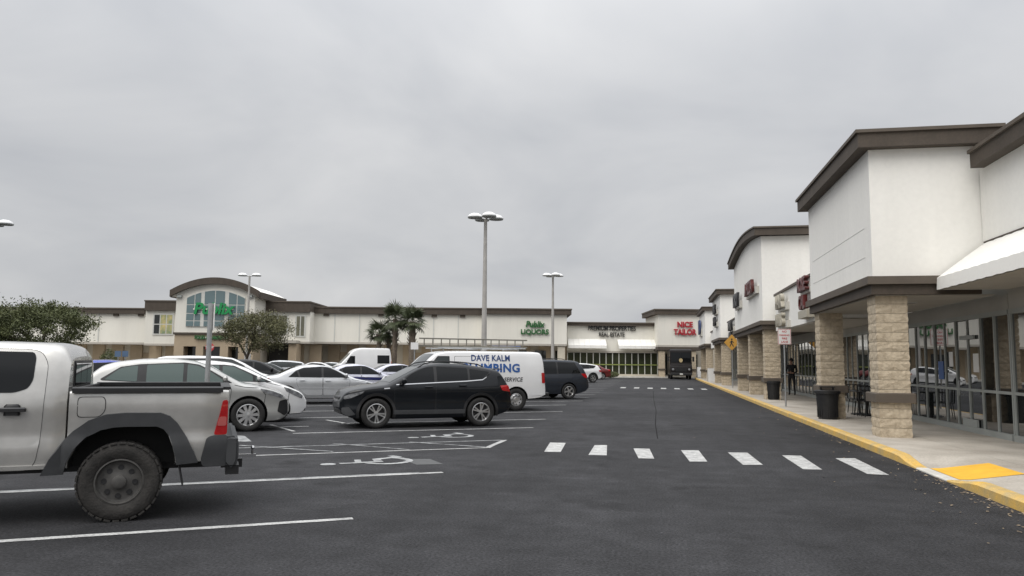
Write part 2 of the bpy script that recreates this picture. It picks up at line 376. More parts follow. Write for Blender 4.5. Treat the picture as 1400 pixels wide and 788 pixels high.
# hatched access aisle
ha, hb = at_z(666, 612.5), at_z(690, 602)
na, nb2 = ha - SD * 5.8, hb - SD * 6.2
line(ha, na, 0.085); line(hb, nb2, 0.085, paint_worn); line(ha, hb, 0.11)
line(at_z(327, 609.5), at_z(455, 618), 0.075, paint_worn, 'hatch_line', 0.008)
line(at_z(455, 607), at_z(560, 615.5), 0.075, paint_worn, 'hatch_line', 0.008)
line(at_z(560, 605), at_z(664, 612), 0.075, paint_worn, 'hatch_line', 0.008)
# further stall lines
for px, py in ((729, 585), (746, 573.5), (769, 563), (774, 554)):
    p = at_z(px, py); line(p, p - SD * 5.8, 0.10)
yb = at_z(774, 554).y
for k in range(1, 14):
    p = Vector((AX, yb + k * PITCH_Y, 0)); line(p, p - SD * 5.8, 0.10)
# tick marks between the two nose-to-nose rows
line(at_z(370, 581), at_z(402, 590), 0.09); line(at_z(446, 574.5), at_z(477, 579.7), 0.09)
line(at_z(520, 566), at_z(548, 570.5), 0.09)
# stalls of the facing row and the next rows
for k in range(-2, 15):
    q = Vector((AX, Y0 + k * PITCH_Y, 0)) - SD * 6.2
    if q.y > 6: line(q - SD * 0.1, q - SD * 5.6, 0.10)
    q2 = q - Vector((19.5, 0, 0)); line(q2, q2 - SD * 11.5, 0.10)

# wheelchair symbols
paint_sym = pmat('symbol_paint', (0.46, 0.47, 0.47), 0.75, col2=(0.07, 0.07, 0.072), var=0.5, vscale=2.6, detail=8)
def wheelchair(center, s):
    bx, by = -SD, Vector((SD.y, -SD.x, 0))        # read from the aisle: up = towards the nose
    def P(u, v): return Vector(center) + bx * (v * s) - by * (u * s)
    vs, fs = [], []
    def strip(pts, w):
        for (a, b) in zip(pts[:-1], pts[1:]):
            a_, b_ = Vector((*a, 0)), Vector((*b, 0)); d = (b_ - a_).normalized(); n = Vector((-d.y, d.x, 0)) * w / 2
            k = len(vs)
            for c in (a_ + n - d * w * .3, a_ - n - d * w * .3, b_ - n + d * w * .3, b_ + n + d * w * .3):
                p = P(c.x, c.y); vs.append((p.x, p.y, 0.006 + 0.0004 * (len(fs) % 7)))
            fs.append((k, k + 1, k + 2, k + 3))
    arc = [(0.05 + 0.36 * math.cos(R(a)), -0.25 + 0.36 * math.sin(R(a))) for a in range(110, 345, 18)]
    strip(arc, 0.11); strip([(-0.08, 0.45), (-0.03, -0.12), (0.28, -0.14), (0.46, -0.52), (0.62, -0.46)], 0.13); strip([(-0.05, 0.2), (0.26, 0.16)], 0.1)
    hd = [(-0.1 + 0.12 * math.cos(R(a)), 0.66 + 0.12 * math.sin(R(a))) for a in range(0, 360, 40)]
    k = len(vs); vs.extend([(P(*c).x, P(*c).y, 0.0065) for c in hd]); fs.append(tuple(range(k, k + len(hd))))
    me = mesh_from('wheelchair_symbol', vs, fs, paint_sym)
    bm = bmesh.new(); bm.from_mesh(me)
    for f in bm.faces:
        if f.normal.z < 0: f.normal_flip()
    bm.to_mesh(me); bm.free()
    return link('wheelchair_symbol', me, lot)
wheelchair(at_z(507, 632), 1.05); wheelchair(at_z(606, 597), 1.05)
pc = [at_z(x, y) for x, y in ((545, 628), (588, 628), (606, 635), (570, 636))]
flat_poly('faded_paint_patch', pc, pmat('grey_patch', (0.085, 0.087, 0.088), 0.8, var=0.2, vscale=5), 0.004)
pc = [at_z(x, y) for x, y in ((318, 596), (334, 596), (344, 604), (326, 604))]
flat_poly('faded_paint_patch', pc, paint_worn, 0.004)

# crosswalk bars
bars = [((752, 605.5), (773.5, 606), (766.5, 618.5), (744, 618)), ((813, 609), (830, 609), (829.5, 623), (804.5, 622.5)),
        ((866, 613.5), (888, 614), (894.5, 627.5), (873, 627)), ((931, 616), (955, 616), (967, 631.5), (943, 631.5)),
        ((995, 619), (1022, 619.5), (1043, 636), (1016, 636)), ((1069, 623), (1095, 623.5), (1124, 642.5), (1098, 642)),
        ((1142, 627), (1169, 627), (1216, 650), (1186, 648.5))]
for b in bars:
    flat_poly('crosswalk_bar', [at_z(*p) for p in b], paint_bar)
for i in range(7):
    c = at_z(852 + 18.4 * i, 530.3 + 0.35 * i)
    flat_poly('crosswalk_bar', [(c.x - .17, c.y - 1), (c.x + .17, c.y - 1), (c.x + .17, c.y + 1), (c.x - .17, c.y + 1)], paint_bar)
# a long crack sealed with tar in the aisle
cr = [at_z(x, y) for x, y in ((893, 535), (894, 548), (897, 562), (896, 580), (899, 600))]
tar = pmat('tar', (0.014, 0.014, 0.014), 0.95, spec=0.1)
for a, b in zip(cr[:-1], cr[1:]): line(a, b, 0.022, tar, 'tar_seam')

# ---------------------------------------------------------------- sidewalk and curb
CXE, CXI, SX1 = 4.05, 4.21, 7.06
RY0, RY1 = 11.95, 13.25
def walk_h(x, y):
    t = min(1, max(0, (x - CXI) / 0.9))
    fy = 0.0 if RY0 <= y <= RY1 else min(1, (RY0 - y) / 0.9 if y < RY0 else (y - RY1) / 0.9)
    h = 0.135 * max(t, fy)
    return max(h, 0.02)
sidewalk = MB().box(CXI, SX1, -8, 84, -0.05, 0.006).build('sidewalk', concrete)
tag(sidewalk, 'stained tan concrete sidewalk in front of the shops', kind='structure')
def slab(x0, x1, y0, y1):
    g = 0.004; x0 += g; x1 -= g; y0 += g; y1 -= g
    near = y1 > RY0 - 1.2 and y0 < RY1 + 1.2 and x0 < 5.3
    nx, ny = (8, 8) if near else (1, 1)
    vs, fs = [], []
    for j in range(ny + 1):
        for i in range(nx + 1):
            x, y = x0 + (x1 - x0) * i / nx, y0 + (y1 - y0) * j / ny; vs.append((x, y, walk_h(x, y)))
    W = nx + 1
    fs = [(j * W + i, j * W + i + 1, (j + 1) * W + i + 1, (j + 1) * W + i) for j in range(ny) for i in range(nx)]
    edge = [i for i in range(W)] + [j * W + nx for j in range(1, ny + 1)] + [ny * W + i for i in range(nx - 1, -1, -1)] + [j * W for j in range(ny - 1, 0, -1)]
    k = len(vs); vs += [(vs[e][0], vs[e][1], 0.007) for e in edge]
    n = len(edge); fs += [(edge[(i + 1) % n], edge[i], k + i, k + (i + 1) % n) for i in range(n)]
    return link('slab', mesh_from('slab', vs, fs, concrete), sidewalk)
y = -8.0
while y < 84:
    st = 2.3 if y < 34 else 4.6
    y2 = min(84, y + st)
    slab(CXI + 0.004, 5.45, y, y2); slab(5.45, SX1, y, y2); y = y2
curb = thing('curb', 'weathered yellow painted concrete curb along the sidewalk', None, (CXE, 20, 0), kind='structure')
def curb_seg(y0, y1):
    n = max(1, int((y1 - y0) / 0.25)); vs, fs = [], []
    for i in range(n + 1):
        yy = y0 + 0.004 + (y1 - y0 - 0.008) * i / n; h = max(walk_h(CXI, yy) + 0.004, 0.024)
        b = min(0.03, h * .4)
        vs += [(CXE - CXE - 0.02, yy - 20, -0.05), (-0.01, yy - 20, h - b), (b, yy - 20, h), (0.16, yy - 20, h), (0.16, yy - 20, -0.05)]
    for i in range(n):
        for k in range(4): fs.append((5 * i + k, 5 * i + 5 + k, 5 * i + 6 + k, 5 * i + 1 + k))
    fs += [(0, 1, 2, 3, 4), tuple(5 * n + k for k in (4, 3, 2, 1, 0))]
    me = mesh_from('curb_segment', vs, fs, [paint_y, pale_conc])
    if (y0 + y1) / 2 > RY0 and (y0 + y1) / 2 < RY1: me.polygons.foreach_set('material_index', [1] * len(me.polygons))
    bm = bmesh.new(); bm.from_mesh(me); bmesh.ops.recalc_face_normals(bm, faces=bm.faces); bm.to_mesh(me); bm.free()
    return link('curb_segment', me, curb)
cuts = [-8, -5, -2, 1, 4, 7, 9.6, RY0, RY1, 15.2] + [15.2 + 3 * k for k in range(1, 23)] + [83.9]
for a, b in zip(cuts[:-1], cuts[1:]): curb_seg(a, b)
# yellow warning pad on the ramp
vs, fs = [], []
for j in range(7):
    for i in range(7):
        x, y_ = 4.23 + 0.85 * i / 6, 12.0 + 1.2 * j / 6; vs.append((x, y_, walk_h(x, y_) + 0.005))
fs = [(j * 7 + i, j * 7 + i + 1, (j + 1) * 7 + i + 1, (j + 1) * 7 + i) for j in range(6) for i in range(6)]
link('warning_pad', mesh_from('warning_pad', vs, fs, pad_y), sidewalk)
# fallen leaves blown against the curb
rnd = random.Random(3); vs, fs = [], []
for k in range(620):
    yy = rnd.uniform(3, 30) if k < 300 else rnd.uniform(4, 12.5)
    off = rnd.expovariate(1 / 0.13 if rnd.random() < .86 else 1 / 0.8)
    c = Vector((CXE - 0.04 - min(off, 3.2), yy, 0.008 + rnd.uniform(0, 0.012)))
    s = rnd.uniform(0.010, 0.026); a = rnd.uniform(0, 6.28)
    u = Vector((math.cos(a), math.sin(a), rnd.uniform(-.2, .3))) * s; w = Vector((-math.sin(a), math.cos(a), rnd.uniform(-.2, .3))) * s * 0.6
    b = len(vs); vs += [c - u, c - w, c + u, c + w]; fs.append((b, b + 1, b + 2, b + 3))
lv = link('fallen_leaves', mesh_from('fallen_leaves', vs, fs, dead_leaf))
tag(lv, 'dry brown leaf litter gathered along the yellow curb', 'leaves', kind='stuff')

# ================================================================ RIGHT-HAND SHOPS
BLOCK_MESH = []
def block_mesh(seed):
    rnd = random.Random(seed); sx, sy, sz = 0.62, 0.31, 0.2
    bm = bmesh.new()
    nx, ny, nz = 6, 3, 3
    idx = {}
    for k in range(nz + 1):
        for j in range(ny + 1):
            for i in range(nx + 1):
                if 0 < i < nx and 0 < j < ny and 0 < k < nz: continue
                p = Vector((sx * (i / nx - .5), sy * (j / ny - .5), sz * k / nz))
                edge = k in (0, nz)
                d = rnd.uniform(-0.006, 0.002) if edge else rnd.uniform(-0.002, 0.013)
                if i == 0: p.x -= d
                if i == nx: p.x += d
                if j == ny: p.y += d
                if j == 0: p.y -= d
                if k == 0: p.z += 0.003
                if k == nz: p.z -= 0.003
                idx[i, j, k] = bm.verts.new(p)
    def q(*c):
        try: bm.faces.new([idx[t] for t in c])
        except KeyError: pass
    for k in range(nz):
        for i in range(nx):
            for j in (0, ny): q((i, j, k), (i + 1, j, k), (i + 1, j, k + 1), (i, j, k + 1))
        for j in range(ny):
            for i in (0, nx): q((i, j, k), (i, j + 1, k), (i, j + 1, k + 1), (i, j, k + 1))
    bmesh.ops.recalc_face_normals(bm, faces=bm.faces)
    me = bpy.data.meshes.new('block'); bm.to_mesh(me); bm.free(); me.materials.append(split_block)
    return me
BLOCK_MESH = [block_mesh(s) for s in range(6)]
def column(parent, org, x0, y0, z0=0.13, z1=3.12, w=0.62, seed=0):
    """split-face block column, corner at x0,y0"""
    rnd = random.Random(seed); cx, cy = x0 + w / 2, y0 + w / 2
    core = MB(org).box(x0 + .03, x0 + w - .03, y0 + .03, y0 + w - .03, z0, z1).build('column', mortar, parent)
    n = int(round((z1 - z0) / 0.2))
    for c in range(n):
        for s in (-1, 1):
            m = BLOCK_MESH[rnd.randrange(6)]
            if c % 2: loc, rz = (cx + s * 0.155, cy, z0 + c * 0.2), R(90)
            else: loc, rz = (cx, cy + s * 0.155, z0 + c * 0.2), 0
            o = link('block', m, core, Vector(loc) - Vector(org), rz + (math.pi if rnd.random() < .5 else 0))
            o.scale = (1, 1, (z1 - z0) / n / 0.2)
    b = 0.09
    MB(org).bbox(x0 - b, x0 + w + b, y0 - b, y0 + w + b, 0.86, 1.06, 0.02).build('timber_band', brown_lite, core)
    return core

SFX = 7.10                     # shop-front glass line
def storefront(parent, org, y0, y1, step=0.76, doors=(), z0=0.13, top=2.80, x=SFX):
    H = MB(org)
    H.box(x - .03, x + .06, y0, y1, top - .1, top); H.build('header_rail', alum, parent)
    MB(org).box(x - .05, x + .06, y0, y1, z0 + .004, z0 + .13).build('sill_rail', alum, parent)
    MB(org).box(x - .004, x + .04, y0, y1, 1.06, 1.12).build('middle_rail', alum, parent)
    n = max(1, int(round((y1 - y0) / step))); st = (y1 - y0) / n
    mm = MB().box(-.008, .045, -.026, .026, z0 + .132, top - .102)
    mull_me = mesh_from('mullion', mm.v, mm.f, alum)
    def panebox(h0, h1):
        b = MB().box(.0, .012, -st / 2 + .028, st / 2 - .028, h0, h1); return mesh_from('pane', b.v, b.f, pane_m)
    lo, hi = panebox(z0 + .13, 1.06), panebox(1.12, top - .1)
    for k in range(n + 1):
        link('mullion', mull_me, parent, Vector((x, y0 + k * st, 0)) - Vector(org))
    rnd = random.Random(int(y0 * 10))
    for k in range(n):
        for me in (lo, hi):
            o = link('pane', me, parent, Vector((x + .02, y0 + (k + .5) * st, 0)) - Vector(org))
            o.rotation_euler = (0, rnd.uniform(-.004, .004), rnd.uniform(-.006, .006))
    for dy in doors:
        h = MB(org); h.tube((x - .11, dy, .95), (x - .11, dy, 1.30), .014); h.tube((x - .11, dy, .98), (x - .03, dy, .98), .01); h.tube((x - .11, dy, 1.27), (x - .03, dy, 1.27), .01)
        h.build('door_pull', galv, parent, True)
        MB(org).box(x - .045, x - .001, dy - .75, dy + .05, z0 + .132, z0 + .30).build('kick_plate', alum, parent)
        MB(org).box(x - .045, x + .0, dy - .75, dy + .05, 2.25, 2.34).build('transom_rail', alum, parent)

def cornice_ring(mb_lo, mb_hi, x0, x1, y0, y1, z0, z1, ov=0.26):
    mb_lo.box(x0 - ov, x1, y0 - ov, y1 + ov, z0, z1 - .07)
    mb_hi.box(x0 - ov - .05, x1, y0 - ov - .05, y1 + ov + .05, z1 - .0699, z1)
def tower(label, y0, y1, ztop, cols, seed, arch=0.0, cat='building', xf=4.52, xb=7.4):
    org = (5.8, (y0 + y1) / 2, 0.13)
    t = thing('shop_building', label, cat, org, group='shop fronts along the sidewalk')
    zc = ztop - 0.38
    if arch:
        pts = [(y0, 3.5), (y1, 3.5), (y1, zc)] + [(y1 + (y0 - y1) * i / 12, zc + arch * math.sin(math.pi * i / 12)) for i in range(1, 12)] + [(y0, zc)]
        MB(org).prism(pts, 'x', xf, xb).build('wall', stucco, t)
        def band(ov, a, b, xo, name, mat):
            yy = [y0 - ov + (y1 - y0 + 2 * ov) * i / 16 for i in range(17)]
            az = [zc + arch * math.sin(math.pi * i / 16) for i in range(17)]
            p = [(q, z + a) for q, z in zip(yy, az)] + [(q, z + b) for q, z in reversed(list(zip(yy, az)))]
            MB(org).prism(p, 'x', xf - xo, xb + .2).build(name, mat, t)
        band(0.30, 0.002, 0.31, 0.30, 'cornice', brown_trim); band(0.35, 0.3105, 0.38, 0.35, 'cornice_cap', brown_lite)
    else:
        MB(org).box(xf, xb, y0, y1, 3.5, zc + .05).build('wall', stucco, t)
        lo, hi = MB(org), MB(org); cornice_ring(lo, hi, xf, xb + .15, y0, y1, zc, ztop)
        lo.build('cornice', brown_trim, t); hi.build('cornice_cap', brown_lite, t)
    # ledge over the columns
    MB(org).box(xf - .04, xb - .35, y0 - .04, y1 + .04, 3.12, 3.33).build('beam', brown_trim, t)
    MB(org).box(xf - .13, xb - .35, y0 - .13, y1 + .13, 3.331, 3.498).build('ledge', brown_lite, t)
    for k, cy in enumerate(cols): column(t, org, xf + .08, cy, seed=seed + k)
    # back wall above the glass
    MB(org).box(SFX - .02, SFX + .2, y0, y1, 2.80, 3.12).build('bulkhead', grey_stucco, t)
    return t, org
def wallbox(t, org, *b, name='wall', mat=None): return MB(org).box(*b).build(name, mat or stucco, t)

# nearest shop: plain wall with a long awning
org = (7.0, 8.5, 0.13)
near = thing('shop_building', 'nearest white shop wall with long pleated awning over glass front', 'building', org, group='shop fronts along the sidewalk')
wallbox(near, org, 6.67, 7.5, -6, 17.08, 3.25, 5.72)
lo, hi = MB(org), MB(org)
lo.box(6.67 - .26, 7.9, -6.2, 16.83, 5.70, 6.0); hi.box(6.67 - .31, 7.9, -6.2, 16.835, 6.0001, 6.07)
lo.build('cornice', brown_trim, near); hi.build('cornice_cap', brown_lite, near)
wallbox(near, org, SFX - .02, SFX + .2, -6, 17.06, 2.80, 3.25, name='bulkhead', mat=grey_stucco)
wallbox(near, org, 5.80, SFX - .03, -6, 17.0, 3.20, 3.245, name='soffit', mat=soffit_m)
storefront(near, org, -5.8, 17.06, doors=(14.7,))
def notice(t, o, y0, y1, z0, z1, mat, name='window_notice'): MB(o).box(SFX + .012, SFX + .019, y0, y1, z0, z1).build(name, mat, t)
notice(near, org, 15.35, 15.6, 1.45, 1.8, sign_white); notice(near, org, 13.5, 13.95, 1.3, 1.9, poster_m)
aw = thing('awning', 'long off-white pleated fabric awning on the nearest shop wall', 'awning', (6.66, 8, 3.2))
pm = MB()
N = 4
for i in range(N):     # one gently bellied strip of cloth
    pass
cs = [(-0.005, .95), (-.30, .735), (-.62, .49), (-.93, .245), (-.945, .0)]
vs = [];
for (x, z) in cs:
    for j in range(5):
        yv = 0.40 * j / 4; vs.append((x, yv + .002 if j == 0 else yv, z + (0.010 * math.sin(math.pi * j / 4) if x > -.94 else 0) + (0.005 * math.cos(2 * math.pi * j / 4) - .005 if x < -.94 else 0)))
fs = [(a * 5 + j, a * 5 + j + 1, a * 5 + j + 6, a * 5 + j + 5) for a in range(4) for j in range(4)]
pan_me = mesh_from('awning_panel', vs, fs, awning_m)
for k in range(56):
    link('awning_panel', pan_me, aw, (0, 8.95 - .40 * (k + 1), 0))
for yy in (8.96, -13.4):
    MB().prism([(c[0], c[1]) for c in cs] + [(-.005, 0)], 'y', yy - .01, yy + .01).build('awning_end', awning_m, aw)
MB().box(-.02, .005, -13.4, 8.97, .955, .985).build('head_bar', brown_trim, aw)

# tower A over the first two block columns
tA, oA = tower('white stucco shop tower with brown cornice beside the long awning', 17.10, 23.65, 6.62, [17.25, 22.92], 10, xb=6.95)
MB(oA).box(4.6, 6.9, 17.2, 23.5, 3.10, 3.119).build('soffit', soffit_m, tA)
for zz in (3.98, 4.62): wallbox(tA, oA, 4.514, 4.5195, 17.6, 23.2, zz, zz + .012, name='wall_joint', mat=wall_groove)
storefront(tA, oA, 17.14, 23.6, doors=(19.6,))
notice(tA, oA, 18.75, 19.05, 1.5, 1.92, sign_white); notice(tA, oA, 20.25, 20.5, 1.62, 1.98, sign_white); notice(tA, oA, 20.9, 21.25, 1.3, 1.75, let_blue)
for yv in (19.2, 21.9): MB(oA).lathe([(.11, 3.09), (.13, 3.095), (.13, 3.1)], (5.9, yv, 0), n=16).build('soffit_light', sign_white, tA, True)
# link between A and B with sign fascia
def link_shop(label, y0, y1, ztop=4.5, xf=5.0, glass=True):
    o = (6.0, (y0 + y1) / 2, 0.13); t = thing('shop_building', label, 'building', o, group='shop fronts along the sidewalk')
    MB(o).box(xf, 7.4, y0, y1, 3.04, ztop).build('fascia', stucco, t)
    MB(o).box(xf - .07, 7.4, y0, y1, ztop + .001, ztop + .09).build('coping', brown_lite, t)
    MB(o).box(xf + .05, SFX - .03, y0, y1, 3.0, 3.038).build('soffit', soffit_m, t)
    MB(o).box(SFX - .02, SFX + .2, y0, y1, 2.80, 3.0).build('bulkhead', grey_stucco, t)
    if glass: storefront(t, o, y0 + .04, y1 - .04)
    return t, o
lAB, oAB = link_shop('low white shop front with sign fascia between the first two towers', 24.0, 33.65)
tB, oB = tower('white stucco shop tower with arched brown cornice and two wall signs', 34.0, 45.7, 7.55, [34.15, 39.5, 44.95], 20, arch=0.42)
storefront(tB, oB, 34.05, 45.65, step=0.85)
lBC, oBC = link_shop('low white shop front between the arched tower and the next tower', 46.1, 55.4)
tC, oC = tower('small white shop tower with two dark signs beyond the arched tower', 55.8, 63.2, 6.95, [55.95, 62.4], 30)
storefront(tC, oC, 55.9, 63.1, step=1.0)
lCD, oCD = link_shop('low white shop front before the corner tower', 63.6, 72.5)
tD, oD = tower('corner shop tower with blue wall sign at the end of the sidewalk', 72.9, 82.2, 6.95, [73.05, 81.4], 40)
storefront(tD, oD, 73, 82.1, step=1.1)
back = MB((20, 40, 0)).box(7.5, 34, -6, 84, 0.0, 4.4).build('shop_block', grey_stucco)
back.location = (20, 40, 0); tag(back, 'flat-roofed grey rear mass of the shops behind their glass fronts', 'building')

def road_sign(label, txts, y, xface, z, name='shop_sign', raceway=True, depth=0.07, back=None):
    """raised letters on a raceway, facing the aisle"""
    t = thing(name, label, 'shop sign', (xface, y, z), group='signs above the sidewalk shops')
    for (s, size, mat, dz, bold, sx) in txts:
        me = text_mesh(s, size, depth, mat, bold, sx); me.transform(STAND); me.transform(Matrix.Rotation(R(-90), 4, 'Z'))
        me.transform(Matrix.Translation((-depth - .13, 0, dz)))
        link('lettering', me, t)
        w = size * 0.36 * len(s) * sx
        if raceway: MB().box(-.13, -.002, -w, w, dz - size * .45, dz - size * .05).build('raceway', pale_conc if back is None else back, t)
    return t
road_sign('dark red two-line letter sign with small box on low fascia', [('ROSE', 0.62, let_dred, 0.28, .02, .95), ('CAL', 0.62, let_dred, -.32, .02, .9)], 26.4, 5.0, 3.98)
bx = thing('sign_box', 'small tan cabinet sign below the dark red letters', 'shop sign', (5.0, 26.3, 3.28))
MB().bbox(-.26, -.01, -.75, .75, -.12, .14, .015).build('cabinet', let_beige, bx)
road_sign('beige two-line letter sign on low fascia beside the arched tower', [('HAIR', 0.75, let_beige, 0.34, .02, .9), ('NAILS', 0.66, let_beige, -.38, .02, .95)], 31.2, 5.0, 3.72)
road_sign('dark red letter sign high on the arched tower', [('A PIZZA', 0.80, let_dred, 0.0, .02, .95)], 36.9, 4.52, 5.15)
road_sign('black letter sign high on the arched tower', [('DRY', 0.95, let_grey, 0.0, .03, 1.2)], 42.9, 4.52, 5.05)
road_sign('stacked black letter sign high on the small tower', [('LUX', 0.85, let_black, 0.45, .03, 1.3), ('SPA', 0.85, let_black, -.45, .03, 1.3)], 58.6, 4.52, 5.2)
road_sign('square black letter sign on the low fascia before the small tower', [('BANK', 0.8, let_black, 0.2, .04, 1.0), ('ATM', .7, let_black, -.5, .04, 1.1)], 51.6, 5.0, 3.9)
road_sign('navy blue letter sign on the corner tower', [('KD', 1.9, let_navy, 0.2, .05, 1.1)], 78.5, 4.52, 5.0)
# ================================================================ FAR SHOPS (frame: x right, y ahead of the camera, z up)
def F2W(p): return RGT0 * p[0] + FLAT * p[1] + Vector((0, 0, p[2] if len(p) > 2 else 0))
def fthing(name, label, cat, base, group=None):
    return thing(name, label, cat, F2W(base), YAW, group)
D0 = 88.0
def FX(px, d=D0, py=470): return far(px, py, d)[0]
def FZ(px, py, d=D0): return far(px, py, d)[2]
FAR = 'far row of shops across the lot'
def far_canopy_base(t, o, x0, x1, d, zc, n, depth=3.0):
    """covered walk under the wall: recessed wall, pilasters"""
    MB(o).box(x0, x1, d + depth, d + depth + .3, 0, zc).build('recessed_wall', cream_pan, t)
    st = (x1 - x0) / n
    for k in range(n + 1):
        MB(o).box(x0 + k * st - .7, x0 + k * st + .7, d + depth - .25, d + depth - .005, 0, zc).build('pilaster', tan_st, t)
    for k in range(n):
        if k % 2: MB(o).box(x0 + (k + .25) * st, x0 + (k + .7) * st, d + depth - .06, d + depth - .004, 0, zc - .9).build('service_door', tan_st if k % 3 else grey_stucco, t)
def far_wall(label, px0, px1, pyt, pyb, pyc, d=D0, n=6, back=20, extra_ov=0.0, base=True, ovs=(0.0, 0.0), joints=0, scup=()):
    pm = (px0 + px1) / 2
    x0, x1 = FX(px0, d), FX(px1, d); zt, zb, zc = FZ(pm, pyt, d), FZ(pm, pyb, d), FZ(pm, pyc, d)
    o = ((x0 + x1) / 2, d, 0); t = fthing('shop_building', label, 'building', o, FAR)
    MB(o).box(x0, x1, d, d + back, zc, zb + .1).build('wall', stucco_far, t)
    MB(o).box(x0 - ovs[0], x1 + ovs[1], d - .35, d + back, zb, zt - .15).build('cornice', brown_trim, t)
    MB(o).box(x0 - ovs[0] - .06, x1 + ovs[1] + .06, d - .42, d + back, zt - .149, zt).build('cornice_cap', brown_lite, t)
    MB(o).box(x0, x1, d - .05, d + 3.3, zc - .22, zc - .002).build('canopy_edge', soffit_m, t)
    if base: far_canopy_base(t, o, x0, x1, d, zc - .23, n)
    for k in range(1, joints): 
        xx = x0 + (x1 - x0) * k / joints
        MB(o).box(xx - .06, xx + .06, d - .05, d - .003, zc, zb - .01).build('downspout', alum_lt, t)
    for s in scup:
        MB(o).box(FX(s, d) - .3, FX(s, d) + .3, d - .22, d - .004, zb - .28, zb - .005).build('scupper', brown_trim, t)
    return t, o, (x0, x1, zt, zb, zc)

far_wall('long cream shop wall left of the arched supermarket entrance', -120, 197, 420, 428, 467, n=12, joints=5, scup=(157, 191))
tL, oL, bL = far_wall('cream supermarket wing with poster window left of the arched entrance', 197, 243, 411, 425, 470, d=86.5, n=2, base=True)
def framed_window(t, o, px0, px1, py0, py1, d, nx, ny, glass, frame=alum_lt, poster=None):
    x0, x1 = FX(px0, d), FX(px1, d); pm = (px0 + px1) / 2; z1, z0 = FZ(pm, py0, d), FZ(pm, py1, d)
    fr = MB(o).box(x0 - .1, x1 + .1, d - .08, d - .004, z0 - .1, z1 + .1).build('window', frame, t)
    for i in range(nx):
        for j in range(ny):
            a, b = x0 + (x1 - x0) * i / nx, x0 + (x1 - x0) * (i + 1) / nx; c, e = z0 + (z1 - z0) * j / ny, z0 + (z1 - z0) * (j + 1) / ny
            MB(o).box(a + .06, b - .06, d - .10, d - .085, c + .06, e - .06).build('pane', poster if (poster and i) else glass, fr)
framed_window(tL, oL, 209, 235, 430, 457, 86.5, 3, 2, pane_far, poster=poster_m)

# arched entrance
DT = 82.0
x0, x1 = FX(238, DT), FX(346, DT)
o = ((x0 + x1) / 2, DT, 0)
ent = fthing('supermarket_entrance', 'arched supermarket entrance tower with big blue-grey glass front', 'building', o, FAR)
zs, zp = FZ(292, 403, DT), FZ(292, 389, DT)      # springing and crown of the wall
def arcz(x, a=zs, b=zp): u = (x - x0) / (x1 - x0) * 2 - 1; return a + (b - a) * (1 - u * u)
xs = [x0 + (x1 - x0) * i / 20 for i in range(21)]
zb_ = FZ(292, 455, DT)
MB(o).prism([(x0, zb_), (x1, zb_)] + [(x, arcz(x)) for x in reversed(xs)], 'y', DT, DT + 7.5).build('wall', stucco_far, ent)
ov = .55
xo = [x0 - ov + (x1 - x0 + 2 * ov) * i / 24 for i in range(25)]
zo = FZ(292, 380, DT) - FZ(292, 389, DT)
MB(o).prism([(x, arcz(x) + .01) for x in xo] + [(x, arcz(x) + zo) for x in reversed(xo)], 'y', DT - .5, DT - .15).build('cornice', brown_trim, ent)
MB(o).prism([(x, arcz(x) + .012) for x in xo] + [(x, arcz(x) + zo - .12) for x in reversed(xo)], 'y', DT - .149, DT + 9.5).build('roof', awning_m, ent)
for xe in (xo[0], xo[-1]):
    MB(o).box(min(xe, xe + (.12 if xe < 0 and xe == xo[0] else -.12)) - .06, max(xe, xe - .0) + .06, DT - .14, DT + 9.5, arcz(xe) - .05, arcz(xe) + zo - .08).build('eave_board', brown_trim, ent)
MB(o).box(x0 - .12, x1 + .12, DT - .14, DT + 7.4, zb_ - .22, zb_ - .003).build('band', brown_trim, ent)
# tan ground storey as piers between door openings
doors = [(251, 268), (278, 301), (312, 326)]
edges = [238] + [e for dd in doors for e in dd] + [346]
zd = FZ(292, 474, DT)
for k in range(0, len(edges), 2):
    MB(o).box(FX(edges[k], DT), FX(edges[k + 1], DT), DT, DT + 2.5, 0, zd - .002).build('pier', tan_st, ent)
MB(o).box(x0, x1, DT, DT + 7.3, zd, zb_ - .221).build('lintel_wall', tan_st, ent)
for a, b in doors:
    MB(o).box(FX(a, DT), FX(b, DT), DT + 1.2, DT + 1.3, 0, zd - .004).build('entry_door', pane_far, ent)
MB(o).box(x0, x1, DT + 2.5, DT + 7.3, 0, zd - .002).build('core_wall', cream_pan, ent)
# arched window with panes
gx0, gx1 = FX(253, DT), FX(333, DT); gz0 = FZ(292, 447, DT)
def garc(x): u = (x - gx0) / (gx1 - gx0) * 2 - 1; return FZ(292, 407.5, DT) + (FZ(292, 397, DT) - FZ(292, 407.5, DT)) * (1 - u * u)
gx = [gx0 + (gx1 - gx0) * i / 24 for i in range(25)]
wf = MB(o).prism([(gx0, gz0), (gx1, gz0)] + [(x, garc(x)) for x in reversed(gx)], 'y', DT - .10, DT - .004).build('arched_window', alum_lt, ent)
vx = [FX(p, DT) for p in (253, 264, 275, 292, 308, 322, 333)]; hz_ = [gz0, FZ(292, 439, DT), FZ(292, 429, DT), FZ(292, 417, DT), 99]
gaps = [.03, .05, .20, .05, .22, .05, .03]
for i in range(6):
    for j in range(4):
        a, b = vx[i] + gaps[i], vx[i + 1] - gaps[i + 1]; c, e = hz_[j] + .05, hz_[j + 1] - .05
        if j == 3:
            xx = [a + (b - a) * q / 4 for q in range(5)]
            poly = [(a, c), (b, c)] + [(x, garc(x) - .06) for x in reversed(xx)]
        else: poly = [(a, c), (b, c), (b, e), (a, e)]
        MB(o).prism(poly, 'y', DT - .13, DT - .105).build('pane', pane_blue, wf)
